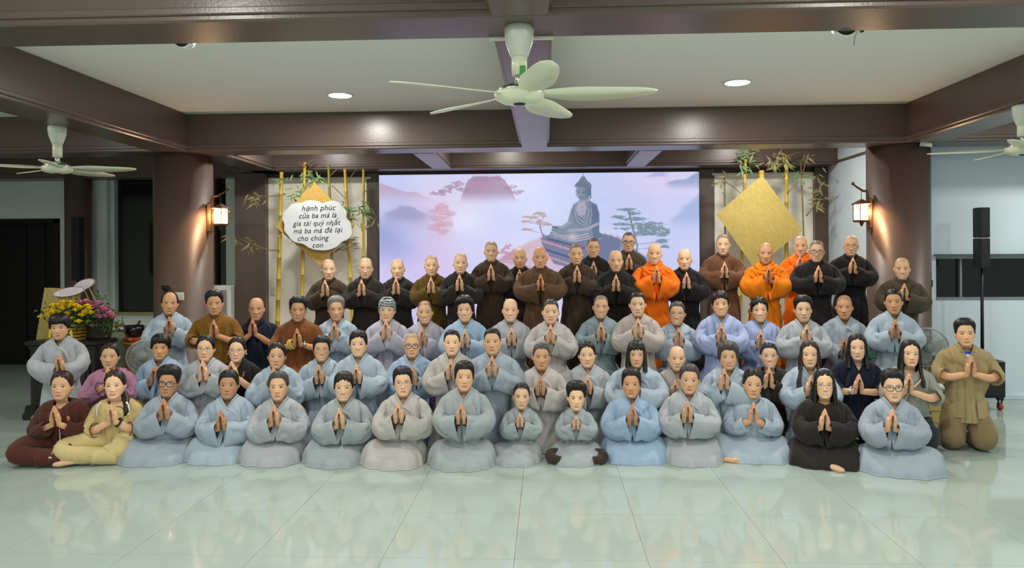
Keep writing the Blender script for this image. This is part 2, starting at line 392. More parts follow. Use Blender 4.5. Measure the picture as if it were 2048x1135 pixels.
def head_rows(hi):
    zc = np.concatenate([1-(1-.69)*(np.linspace(.06, 1, 13)**2)[:-1], np.linspace(.69, .0, 64 if hi else 52), [-.02, -.05, -.09, -.14, -.2, -.28, -.36, -.46, -.60, -.85, -1.2, -1.6, -1.75]])
    return zc
ZT = [-1.75, -1.6, -1.2, -.85, -.60, -.46, -.36, -.28, -.2, -.14, -.09, -.05, -.02, .0, .03, .08, .15, .25, .35, .45, .55]
WT = [.28, .44, .48, .52, .53, .48, .36, .24, .200, .19, .188, .186, .180, .172, .196, .226, .254, .283, .300, .307, .309]
FT = [.2, .28, .30, .31, .31, .28, .21, .115, .075, .07, .09, .14, .22, .29, .335, .358, .368, .376, .382, .385, .385]
BT = [.2, .24, .26, .27, .28, .31, .28, .25, .235, .23, .225, .22, .212, .21, .22, .24, .27, .32, .37, .41, .43]
ZS = [-1.75, -1.6, -1.2, -.85, -.60, -.46, -.36, -.29, -.22, -.15, -.07, -.0, .06, .10, .13, .165, .21, .28, .36, .45, .55]
def head_profile(z):
    zl = np.minimum(z, .55)
    Wd, Fd, Bd = sinterp(zl, ZT, WT), sinterp(zl, ZT, FT), sinterp(zl, ZT, BT)
    q = np.clip((z-.55)/.45, 0, 1); e = (1-q**2.7)**(1/2.35)
    return np.where(z > .55, .309*e, Wd), np.where(z > .55, .385*e, Fd), np.where(z > .55, .43*e, Bd), np.where(z > .55, z, sinterp(zl, ZT, ZS))
def head_surface(hi):
    n = 92 if hi else 80
    u = -PI+2*PI*np.arange(n)/n; phi = u-.55*np.sin(u)
    z = head_rows(hi); Wd, Fd, Bd, zs = head_profile(z)
    c, s = np.cos(phi), np.sin(phi)
    x = Wd[:, None]*np.sign(s)*np.abs(s)**.9
    y = -np.where(c > 0, Fd[:, None]*np.abs(c)**.9, -Bd[:, None]*np.abs(c)**.9)
    fr = sstep(np.cos(phi), -.15, .85)[None, :]
    zz = z[:, None]*fr+zs[:, None]*(1-fr)
    return x, y, zz+0*x, phi, z
HS = {True: head_surface(True), False: head_surface(False)}

def make_head(p, hi):
    """head, neck and trunk as one ring grid in units of the head height; chin at z = 0"""
    x, y, z, phi, zr = HS[hi]; x, y, z = x.copy(), y.copy(), z.copy()
    r = p['rng']
    c = np.cos(phi)[None, :]; wf = sstep(c, .0, .45)
    ax = np.abs(x); above = z > -.05
    def g(x0, z0, sx, sz): return np.exp(-((ax-x0)/sx)**2-((z-z0)/sz)**2)
    fem = p.get('fem', 0); jaw = p.get('jaw', 1.0); nose = r.uniform(.85, 1.1)*(.8 if p.get('kid') else 1)
    # broader or slimmer faces
    x *= np.where(above, 1+(p.get('fat', 0)+.035*fem+.01+r.uniform(-.02, .02))*np.exp(-((z-.22)/.28)**2), 1)
    d = np.zeros_like(x)
    nh = np.interp(z, [.27, .285, .305, .33, .38, .44, .50, .56], [0, .02, .072, .084, .054, .026, .008, 0])*nose
    nw = np.interp(z, [.3, .34, .5], [.060, .056, .058])
    d += nh*np.exp(-(x/nw)**2)+.028*g(.058, .315, .026, .024)
    d -= .022*g(.135, .495, .075, .042); d += .016*g(.135, .485, .05, .024)
    d += .012*g(.12, .575, .09, .022)+.016*g(.18, .37, .075, .07)
    sm = p.get('smile', .3)
    zm = .187+sm*3.6*np.minimum(x**2, .012)-.008*sm
    d += (.020*np.exp(-((z-zm-.024)/.017)**2)+.024*np.exp(-((z-zm+.022)/.018)**2)-.014*np.exp(-((z-zm)/.008)**2))*np.exp(-(x/.085)**2)
    d -= .012*np.exp(-(x/.09)**2-((z-.122)/.016)**2); d += .02*np.exp(-(x/.08)**2-((z-.055)/.035)**2)
    d -= .010*sm*np.exp(-((ax-.145-.25*(.27-z))/.018)**2-((z-.24)/.06)**2)
    y -= d*wf
    # ears
    e = np.exp(-((y-.03)/.055)**2-((z-.445)/.105)**2)
    ear = np.clip(e*2.2-.55, 0, 1)
    x += np.sign(x)*ear*.058; y += ear*.02
    # colours
    sk = lin(np.array(SKIN[p['skin']])*(1+r.uniform(-.05, .05))); col = np.tile(sk, x.shape+(1,))
    def mix(a, cc): np.copyto(col, col*(1-a[..., None])+np.asarray(cc)*a[..., None])
    warm = sk*np.array((1.0, .80, .74)); mix(np.clip(.5*g(.17, .35, .08, .07)+.35*np.exp(-(x/.06)**2-((z-.32)/.04)**2), 0, 1)*wf*.7, warm)
    if p.get('stub', 0) or p.get('beard'):
        hl = np.interp(np.degrees(np.abs(phi)), HL_DEG, HL['std'])[None, :]
        n = fbm(x*12+40, z*12+9, 3, 2)*.05
        a = sstep(z-hl+n-.02, -.02, .05)*p['stub']; mix(a, lin((50, 49, 50) if p['stub'] > .6 else (74, 71, 69)))
        if p.get('thin'): mix(np.exp(-((np.abs(np.degrees(phi)))/50)**2)[None, :]*sstep(z, .78, .9)*.5, sk)
    if not fem: mix(.10*sstep(-z, -.22, -.1)*wf*above*np.exp(-(x/.2)**2), lin((90, 80, 75)))
    # brows, eyes, mouth
    bz = .570+.010*np.exp(-((ax-.15)/.06)**2)-.18*np.clip(ax-.17, 0, 1)+(.008 if fem else 0)
    ba = np.exp(-((z-bz)/.015)**2)*sstep(ax, .045, .07)*(1-sstep(ax, .20, .235))
    mix(ba*wf*(p.get('brow', .58 if fem else .8)), lin((38, 30, 27)))
    op = p.get('eye', .019)*r.uniform(.9, 1.1)
    ez = .488+.05*(ax-.135)
    ell = ((ax-.135)/.062)**2+((z-ez)/op)**2
    mix((1-sstep(ell, .7, 1.2))*wf, lin((186, 168, 156)))
    iris = np.sqrt(((ax-.135))**2+((z-ez))**2); mix((1-sstep(iris, .026, .036))*(ell < 1.15)*wf, lin((26, 19, 17)))
    lid = np.exp(-((z-ez-op*np.sqrt(np.clip(1-((ax-.135)/.066)**2, 0, 1))-.003)/.0075)**2)*(np.abs(ax-.137) < .066)
    mix(lid*.9*wf, lin((30, 22, 20)))
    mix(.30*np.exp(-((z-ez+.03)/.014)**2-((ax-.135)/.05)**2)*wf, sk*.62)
    mw = .084+.030*sm
    lip = np.exp(-(((z-zm-.014)/.020)**2))*(z > zm)+np.exp(-(((z-zm+.016)/.024)**2))*(z <= zm)
    mix(np.clip(lip*1.1, 0, 1)*(1-sstep(ax, mw*.8, mw*1.05))*wf*(.62 if fem else .55), lin((184, 96, 90)) if fem else lin((158, 96, 82)))
    if p.get('teeth'):
        mix((1-sstep(np.abs(z-zm+.003)/.019+(ax/(mw*.86))**4, .75, 1.1))*wf, lin((225, 214, 200)))
    else: mix(np.exp(-((z-zm)/.0065)**2)*(1-sstep(ax, mw*.8, mw))*wf*.8, lin((86, 42, 38)))
    mix(.75*g(.026, .289, .016, .010)*wf, lin((60, 34, 28)))
    return x, y, z, phi, zr, col

def head_matrix(p):
    k = p['Hh']
    M = Matrix.Translation((p['hdx'], -.035*p['k'], p['ch'])) @ Matrix.Rotation(p['hyaw'], 4, 'Z') @ Matrix.Rotation(p['hroll'], 4, 'Y') @ Matrix.Rotation(p['hpitch'], 4, 'X')
    return np.array(M @ Matrix.Diagonal((k, k, k, 1)))
def xf(M, V): return V @ M[:3, :3].T+M[:3, 3]

def frames(pts, ref):
    T = np.gradient(pts, axis=0); T /= np.linalg.norm(T, axis=1)[:, None]
    b = ref-T*(T @ ref)[:, None]; b /= np.linalg.norm(b, axis=1)[:, None]
    return T, np.cross(b, T), b
REFY = np.array((0., 1., 0.))

def hand_pose(p, sg):
    """wrist, finger direction, inward direction for one praying hand; sg = -1 picture left, +1 picture right"""
    k = p['k']; hc = p['hand']
    spread = p.get('spread', .015)*k
    u = np.array((-sg*spread*1.15, -.045*k,   .17*k)); L = np.linalg.norm(u); u /= L
    tip = hc+np.array((sg*.009*k, -.0225*k, .085*k)); wr = tip-u*.168*k
    inn = np.array((-sg*1.0, 0, 0.)); inn -= u*(inn @ u); inn /= np.linalg.norm(inn)
    return wr, u, inn
def arm_path(p, sg):
    k = p['k']; w_ = p['w']; c = p['c']; wr, u, inn = hand_pose(p, sg)
    e = p.get('elb', 0.0)
    S0 = np.array((sg*.105*k, .01, c-.090*k)); S1 = np.array((sg*.152*k*w_, .005, c-.125*k)); S2 = np.array((sg*.188*k*w_, -.008, c-.190*k))
    S3 = np.array((sg*.208*k*w_, -.04*k, c-.240*k-e)); E = np.array((sg*.202*k*w_, -.100*k, c-.278*k-e))
    F1 = E+(wr-E)*.35+np.array((0, -.02*k, -.025*k)); F2 = E+(wr-E)*.7+np.array((0, -.012*k, -.015*k)); W0 = wr-u*.012*k
    return np.array([S0, S1, S2, S3, E, F1, F2, W0])
def arm_param(P, n):
    t = np.arange(len(P)); return sinterp(np.linspace(0, len(P)-1, n), t, P)

def make_person(p, idx):
    hi = p['row'] in 'AB'
    x, y, z, phi, zr, col = make_head(p, hi)
    nr, nc = x.shape
    V = np.stack([x, y, z], -1)
    M = head_matrix(p); k = p['Hh']
    Vh = xf(M, V.reshape(-1, 3)).reshape(nr, nc, 3)
    kb = p.get('kb', 1.0); sq = 1-(1-kb)*sstep(-V[..., 2], .22, .42); base = np.stack([V[..., 0]*sq, V[..., 1]*sq, np.where(V[..., 2] < -.25, -.25+(V[..., 2]+.25)*kb, V[..., 2])], -1)*k+np.array((0, -.035*p['k'], p['c'])); base[..., 1] += .035*p['k']*sstep(-V[..., 2], .02, .3)
    wh = sstep(zr, -.22, -.02)[:, None, None]
    Vg = Vh*wh+base*(1-wh)
    verts = [Vg.reshape(-1, 3)]; cols = [col.reshape(-1, 3)]; total = nr*nc
    G = grid(nr, nc).reshape(nr-1, nc, 4); keep = np.ones((nr-1, nc), bool)
    polys = []
    sk = lin(np.array(SKIN[p['skin']]))
    r0 = int(np.argmin(np.abs(zr+.36))); r1 = r0+3
    for sg in (-1, 1):
        ci = int(np.argmin(np.abs(phi-sg*PI/2))); c0, c1 = ci-2, ci+2
        keep[r0:r1, c0:c1] = False
        loop = [(r0, j) for j in range(c0, c1)]+[(i, c1) for i in range(r0, r1)]+[(r1, j) for j in range(c1, c0, -1)]+[(i, c0) for i in range(r1, r0, -1)]
        ids = np.array([i*nc+j for i, j in loop]); n = len(ids)
        P = arm_path(p, sg); pts = arm_param(P, 15)[1:]
        wr, u, inn = hand_pose(p, sg); K = p['k']; dd = np.cross(u, inn); dd = dd if dd[1] < 0 else -dd
        T, A, B = frames(np.concatenate([pts, [wr+u*.01]]), REFY); A, B = A[:-1], B[:-1]
        lv = verts[0][ids]; lc = lv.mean(0); of = lv-lc
        ang = np.arctan2(of @ B[0], of @ A[0])
        m = len(pts); rad = np.interp(np.arange(m), [0, 5, 8, m-1], [.036, .031, .029, .024] if p.get('sl', 'wide') in ('wide', 'huge', 'mid') else [.045, .040, .037, .025])*K
        rings = [pts[i]+rad[i]*(np.cos(ang)[:, None]*A[i]*1.0+np.sin(ang)[:, None]*B[i]) for i in range(m)]
        # palm: flattened rings, from the wrist to the knuckles
        a1 = A[-1]; sA = 1.0 if a1 @ inn > 0 else -1.0; sB = 1.0 if B[-1] @ dd > 0 else -1.0
        for tt, th, wd in ((.02, .020, .030), (.042, .0215, .038), (.07, .017, .040), (.092, .0125, .039)):
            cc = wr+u*tt*K-inn*.004*K
            rings.append(cc+K*(th*np.cos(ang)[:, None]*inn*sA+wd*np.sin(ang)[:, None]*dd*sB))
        start = total; R = np.concatenate(rings); verts.append(R); cols.append(np.tile(sk*np.array((1., .93, .90)), (len(R), 1))); total += len(R)
        nxt = np.arange(n); f0 = np.stack([ids, np.roll(ids, -1), start+np.roll(nxt, -1), start+nxt], 1).astype(np.int32)
        polys += [f0, grid(len(rings), n, True, start), [list(range(total-n, total))]]
        # fingers, each rooted inside the palm; the thumb leaves the palm's back side near its base
        kc = wr+u*.074*K
        fing = [(.030, .054, .0080), (.0105, .070, .0088), (-.0095, .076, .0090), (-.0285, .066, .0086)]
        for j, (o_, L, rr) in enumerate(fing):
            bpt = kc+dd*o_*K+inn*.002*K
            bend = -.006*K*(1 if j else 1.5)
            pt = np.array([bpt+u*(.0+L*t)*1.18*K+inn*(bend*math.sin(t*PI)+.010*K*t)+dd*(-o_*.25*K*t) for t in (0, .22, .45, .5, .72, .78, .95, 1.03)])
            rf = np.array((1, 1.06, .92, .97, .84, .88, .7, .3))*rr*K
            mb = MB(); mb.tube(pt, rf, 7)
            Vf = np.concatenate(mb.V); verts.append(Vf)
            cf = np.tile(sk*np.array((1., .93, .9)), (len(Vf), 1)); cf[-14:] = sk*np.array((1.05, .86, .84)); cols.append(cf)
            polys += [q+total if isinstance(q, np.ndarray) else [[i+total for i in f] for f in q] for q in mb.P]; total += len(Vf)
        tb = wr+u*.028*K-dd*.030*K
        pt = np.array([tb+u*a*K-dd*b_*K+inn*c_*K for a, b_, c_ in ((0, 0, .0), (.02, .010, .002), (.042, .014, .005), (.06, .010, .007), (.078, .006, .008), (.084, .004, .008))])
        mb = MB(); mb.tube(pt, np.array((.012, .0115, .010, .0098, .008, .004))*K, 7); Vf = np.concatenate(mb.V); verts.append(Vf); cols.append(np.tile(sk*np.array((1., .9, .87)), (len(Vf), 1)))
        polys += [q+total if isinstance(q, np.ndarray) else [[i+total for i in f] for f in q] for q in mb.P]; total += len(Vf)
    if p.get('feet'):
        for (fx, fy, fz, dx, dy) in p['feet']:
            mb = MB(); a = np.array((fx, fy, fz)); D = np.array((dx, dy, 0.)); D /= np.linalg.norm(D)
            mb.tube(arm_param(np.array([a-D*.16+np.array((0, .06, .03)), a-D*.09+np.array((0, .03, .022)), a-D*.03+np.array((0, 0, .01)), a]), 8), np.linspace(.042, .03, 8), 10)
            mb.tube(np.array([a-D*.035, a, a+D*.06+np.array((0, 0, -.004)), a+D*.12+np.array((0, 0, -.010)), a+D*.155+np.array((0, 0, -.014)), a+D*.17+np.array((0, 0, -.014))]), (.018, .031, .036, .036, .026, .012), 10, flat=.75, ref=(0, 0, 1))
            Vf = np.concatenate(mb.V); verts.append(Vf); cols.append(np.tile(sk*.92, (len(Vf), 1)))
            polys += [q+total if isinstance(q, np.ndarray) else [[i+total for i in f] for f in q] for q in mb.P]; total += len(Vf)
    polys = [G[keep].reshape(-1, 4), [list(range(nc-1, -1, -1)), list(range((nr-1)*nc, nr*nc))]]+polys
    body = link_mesh('person', np.concatenate(verts), polys, M_SKIN, None, True, np.concatenate(cols))
    body.location = p['loc']; body.rotation_euler = (0, 0, p['rz'])
    tag(body, p['label'], 'person', p.get('group'))
    # hair
    if p.get('hair'): make_hair(p, body, x, y, z, phi, zr, M, hi)
    if p.get('glasses'): make_glasses(p, body, M)
    make_clothes(p, body)
    return body

def make_hair(p, body, x, y, z, phi, zr, M, hi):
    st, top, side = HSTYLE[p['hair']]; seed = p['seed']
    r1 = int(np.argmin(np.abs(zr-.10)))+1
    x, y, z = x[:r1].copy(), y[:r1].copy(), z[:r1].copy(); nr, nc = x.shape
    # undo ears and face relief: start again from the smooth head
    X, Y, Z, _, _ = HS[hi]; x, y, z = X[:r1].copy(), Y[:r1].copy(), Z[:r1].copy()
    deg = np.degrees(np.abs(phi))[None, :]
    hl = np.interp(np.degrees(np.abs(phi)), HL_DEG, HL[st])[None, :]+p.get('hl', 0)*np.exp(-(deg/50)**2)
    jag = (fbm(phi[None, :]*9+20, 0*z+seed, seed, 3)-.5)*(.10 if p['hair'] in ('mop', 'bangs', 'side', 'bob', 'curly') else .045)
    if p['hair'] == 'side': hl = hl+.07*np.clip(np.sin(phi[None, :]*1.0+.9), -1, 1)*np.exp(-(deg/45)**2)
    if p['hair'] in ('mop', 'bangs', 'side', 'bob'): jag = jag+.045*np.abs(np.sin(phi[None, :]*5.5+seed+1.5*np.sin(phi[None, :]*2.3)))*np.exp(-(deg/60)**2)-.02
    dz = z-hl-jag
    ramp = .04 if p['hair'] in ('mop', 'bangs', 'bob', 'side', 'scarf') else .04+.10*np.exp(-(deg/60)**4)
    K = p['Hh']
    th = (side+(top-side)*sstep(z, .55, .92))/.25
    if p['hair'] in ('curly',): th = th*(1+.35*(fbm(x*16+30, z*16+y*11+30, seed, 2)-.45))
    if p['hair'] in ('tall', 'short', 'mop'): th = th*(1+.22*(fbm(phi[None, :]*9+30, z*5+30, seed, 2)-.45))
    th = th+.005*np.sin(phi[None, :]*46+3*np.sin(z*14+seed))*sstep(z, .2, .6)
    T = th*sstep(dz, -.008, ramp)-.03*(1-sstep(dz, -.03, .004))
    if p['hair'] in ('tied', 'long', 'bob') and not p.get('nopart'):
        T -= .030*np.exp(-((phi[None, :]-.06)/.05)**2)*sstep(z, .6, .8)*(y < .1)
    n = np.stack([x/(.32**2), y/(.41**2), (z-.5)/(.5**2)*np.clip((z-.3)*3, 0, 1)], -1); n /= np.linalg.norm(n, axis=-1, keepdims=True)+1e-9
    V = np.stack([x, y, z], -1)+n*T[..., None]
    G = grid(nr, nc); kp = (T.reshape(-1)[G] > -.0295).any(1)
    mb = MB(); mb.add(V.reshape(-1, 3), [G[kp], [list(range(nc-1, -1, -1))]])
    Lg = p.get('length', 0)
    if p.get('bun'): mb.ball((0, .44, .62), (.13, .12, .13), 8, 12, .06)
    if p.get('tail'):
        sx = p['tail']
        mb.tube(np.array([(0, .36, .35), (sx*.24, .26, .12), (sx*.36, .02, -.08), (sx*.40, -.20, -.28), (sx*.42, -.28, -.5), (sx*.38, -.32, -.62)]), (.10, .13, .13, .11, .09, .02), 12)
    if Lg:
        # falling curtain of hair round the back and sides, with thickness
        a0 = math.radians(p.get('open', 50)); nu, nv = 44, 16
        uu = np.linspace(a0, 2*PI-a0, nu); vv = np.linspace(0, 1, nv)
        U, Vv = np.meshgrid(uu, vv); zz = .62-(Lg+.62)*Vv
        wav = .012*np.sin(U*23+Vv*3+seed)+.008*np.sin(U*41+seed)
        rx = np.interp(zz, [-1.2, -.55, -.3, -.1, .15, .4, .62], [.47, .49, .45, .425, .415, .405, .365])+wav
        ry = np.interp(zz, [-1.2, -.55, -.3, -.1, .15, .4, .62], [.42, .42, .41, .40, .42, .45, .45])+wav
        fwd = np.interp(zz, [-1.2, -.45, -.2, .1, .62], [.42, .34, .14, 0, 0])*np.exp(-((np.minimum(U, 2*PI-U)-a0)/.8)**2)*p.get('front', 1)
        zz = zz+.05*(fbm(U*7+30, Vv*0+2., seed, 2)-.5)*Vv**2
        for s_, off in ((1, 0), (0, -.055)):
            pass
        o_ = np.stack([(rx)*np.sin(U), -(ry)*np.cos(U)-fwd, zz], -1); i_ = np.stack([(rx-.09)*np.sin(U), -(ry-.09)*np.cos(U)-fwd, zz+.01], -1)
        a = np.concatenate([o_, i_[:, ::-1]], 1)
        mb.add(a.reshape(-1, 3), [grid(nv, 2*nu)])
    Vt = xf(M, np.concatenate(mb.V)); mb.V = [Vt]
    if p['hair'] == 'scarf':
        mb.build('head_scarf', scarf_mat(), body, smooth=True)['label'] = 'black and white patterned head scarf'
    else:
        mb.build('hair', hair_mat(p.get('hc', 'black')), body, smooth=True)
    if p.get('band'):
        th = np.linspace(-PI*.52, PI*.52, 26); pt = np.stack([.375*np.sin(th), -.02+0*th-.14*np.cos(th), .50+.55*np.cos(th)], 1)
        b2 = MB(); b2.tube(pt, .016, 8); b2.V = [xf(M, np.concatenate(b2.V))]; b2.build('headband', mat('pale_headband', (190, 205, 215), .4), body, smooth=True)['label'] = 'pale headband'
def scarf_mat():
    m = MATS.get('scarf_cloth')
    if m: return m
    m = mat('scarf_cloth', (40, 42, 46), .85); nt = m.node_tree; b = nt.nodes['Principled BSDF']
    tc = nt.nodes.new('ShaderNodeTexCoord'); wv = nt.nodes.new('ShaderNodeTexWave'); wv.wave_type = 'RINGS'; wv.rings_direction = 'Y'
    wv.inputs['Scale'].default_value = 15; wv.inputs['Distortion'].default_value = 9; wv.inputs['Detail'].default_value = 2; wv.inputs['Detail Scale'].default_value = 1.4
    cr = nt.nodes.new('ShaderNodeValToRGB'); cr.color_ramp.elements[0].position = .42; cr.color_ramp.elements[0].color = rgba((36, 40, 46)); cr.color_ramp.elements[1].position = .55; cr.color_ramp.elements[1].color = rgba((175, 185, 185))
    nt.links.new(tc.outputs['Object'], wv.inputs['Vector']); nt.links.new(wv.outputs[0], cr.inputs[0]); nt.links.new(cr.outputs[0], b.inputs['Base Color'])
    return m
def lens_mat():
    m = MATS.get('lens_glass')
    if m: return m
    m = bpy.data.materials.new('lens_glass'); m.use_nodes = True; nt = m.node_tree; nt.nodes.clear()
    o = nt.nodes.new('ShaderNodeOutputMaterial'); t = nt.nodes.new('ShaderNodeBsdfTransparent'); gl = nt.nodes.new('ShaderNodeBsdfGlossy'); mx = nt.nodes.new('ShaderNodeMixShader')
    gl.inputs['Roughness'].default_value = .05; mx.inputs[0].default_value = .06
    nt.links.new(t.outputs[0], mx.inputs[1]); nt.links.new(gl.outputs[0], mx.inputs[2]); nt.links.new(mx.outputs[0], o.inputs[0]); MATS['lens_glass'] = m; return m
def make_glasses(p, body, M):
    kind = p['glasses']; fr = {'black': (22, 20, 20), 'thin': (120, 105, 85), 'round': (70, 60, 50), 'grey': (60, 62, 66)}[kind]
    rw, rh, n = (.105, .082, 3.2) if kind in ('black', 'grey') else (.095, .080, 2.3)
    rr = .011 if kind in ('black', 'grey') else .0055
    b = MB(); ln = MB()
    for sx in (-1, 1):
        t = np.linspace(0, 2*PI, 27); cx, cz = sx*.135, .475
        px = cx+rw*np.sign(np.cos(t))*np.abs(np.cos(t))**(2/n); pz = cz+rh*np.sign(np.sin(t))*np.abs(np.sin(t))**(2/n)
        py = -.425+.9*(np.abs(px)-.05)**2
        b.tube(np.stack([px, py, pz], 1)[:-1].tolist()+[(px[0], py[0], pz[0])], rr, 6, cap=False, ref=(0, 1, 0))
        ln.add(np.stack([px, py, pz], 1)[:-1], [[list(range(26))]])
        b.tube([(sx*(.135+rw), -.385, .50), (sx*.31, -.30, .50), (sx*.345, -.12, .50), (sx*.35, .02, .48)], rr, 6)
    b.tube([(-.035, -.425, .487), (0, -.432, .495), (.035, -.425, .487)], rr, 6)
    b.V = [xf(M, np.concatenate(b.V))]; ln.V = [xf(M, np.concatenate(ln.V))]
    o = b.build('glasses', mat('glasses_'+kind, fr, .35, .5), body, smooth=True)
    ln.build('lens', lens_mat(), o)
    o['label'] = {'black': 'black framed glasses', 'thin': 'thin rimmed glasses', 'round': 'round wire glasses', 'grey': 'dark framed glasses'}[kind]
# ------------------------------------------------------------------ clothes
def fold(V, seed, amp, fr=1.0):
    r = np.random.default_rng(seed); o = np.zeros(len(V))
    for i in range(6):
        d = r.normal(size=3); d /= np.linalg.norm(d); e = r.normal(size=3)
        ph = r.uniform(0, 6.3); f = r.uniform(10, 24)*fr*(1 if i < 4 else 1.9); am = 1 if i < 4 else .55
        s = np.sin(V @ d*f+ph+1.6*np.sin(V @ e*6+ph))
        o -= am*amp*((1-np.abs(s))**3.2-.15)*r.uniform(.6, 1.0)
    return o
def robe_rows(p):
    k, c = p['k'], p['c']; vd = p.get('vd', .092); nk = p.get('neck', 'v'); w_ = p['w']; ft = 1+p.get('fat', 0)*1.2
    if nk == 'v': r0 = (-vd, .002, .012, .056, .094, .050); r1 = (-vd-.012, -.012, .0, .084, .106, .070)
    elif nk == 'round': r0 = (-vd, -.035, -.012, .078, .082, .070); r1 = (-vd-.012, -.042, -.022, .10, .096, .082)
    else: r0 = (-.052, .004, .012, .056, .062, .052); r1 = (-.088, -.014, .0, .086, .092, .070)
    rows = [r0, r1, (-max(vd, .08)-.03, -.040, -.030, .136, .118, .096), (-max(vd, .08)-.055, -.080, -.070, .168*w_, .128*ft, .110), (-.18, -.140, -.13, .178*w_, .134*ft, .115),
            (-.26, -.22, -.22, .176*w_, .138*ft, .116), (-.36, -.34, -.34, .166*w_, .136*ft, .112), (-.47, -.46, -.46, .158*ft, .134*ft, .110)]
    rows = [(a*k+c, b*k+c, d*k+c, W*k, F*k, B*k) for a, b, d, W, F, B in rows]
    pose = p['pose']; hip = c-.62*k; W = .17*k*ft
    def R(z, w, f, b): return (z, z, z, w, f, b)
    hem = p.get('hem')
    if pose == 'stand': low = [R(hip, W*1.08, .150*k, .13*k), R(hip*.55, W*1.2, .175*k, .15*k), R(.25, W*1.28, .19*k, .17*k), R(.02, W*1.36, .205*k, .18*k)]
    elif pose == 'kneel':
        low = [R(hip, W*1.06, .150*k, .15*k), R(min(.33, hip*.7), W*1.14, .18*k, .18*k), R(.12, W*1.26, .215*k, .32*k), R(.03, W*1.36, .235*k, .40*k), R(.004, W*1.40, .24*k, .42*k)]
        if hip < .2: low = [R(.14, W*1.2, .2*k, .25*k), R(.03, W*1.36, .235*k, .38*k), R(.004, W*1.40, .24*k, .40*k)]
    elif pose == 'seat': low = [R(.62, W*1.1, .20*k, .15), R(.56, W*1.3, .36, .17), R(.50, W*1.36, .42, .17), R(.28, W*1.36, .43, .16), R(.02, W*1.42, .44, .15)]
    else: low = [R(max(.16, c-.54*k), .165*k, .14*k, .12*k), R(.10, .18*k, .15*k, .14*k)]
    if hem is not None:
        low = [l for l in low if l[0] > hem+.03]
        t = R(hem, W*1.12, .160*k, .15*k) if pose != 'cross' else R(hem, W*1.1, .15*k, .14*k); low.append(t)
    return np.array(rows+low)
def robe_surf(p, rows, t, phi):
    r = sinterp(t, np.arange(len(rows)), rows)
    zf, zs, zb, W, F, B = (r[..., i] for i in range(6))
    c, s = np.cos(phi), np.sin(phi)
    fr = np.where(c > 0, 1-np.abs(s), 0); bk = np.where(c < 0, (1-np.abs(s)), 0)
    z = zs+(zf-zs)*fr+(zb-zs)*bk
    e = .88
    x = W*np.sign(s)*np.abs(s)**e; y = -np.where(c > 0, F, B)*np.sign(c)*np.abs(c)**e
    return np.stack([x, y, z], -1)
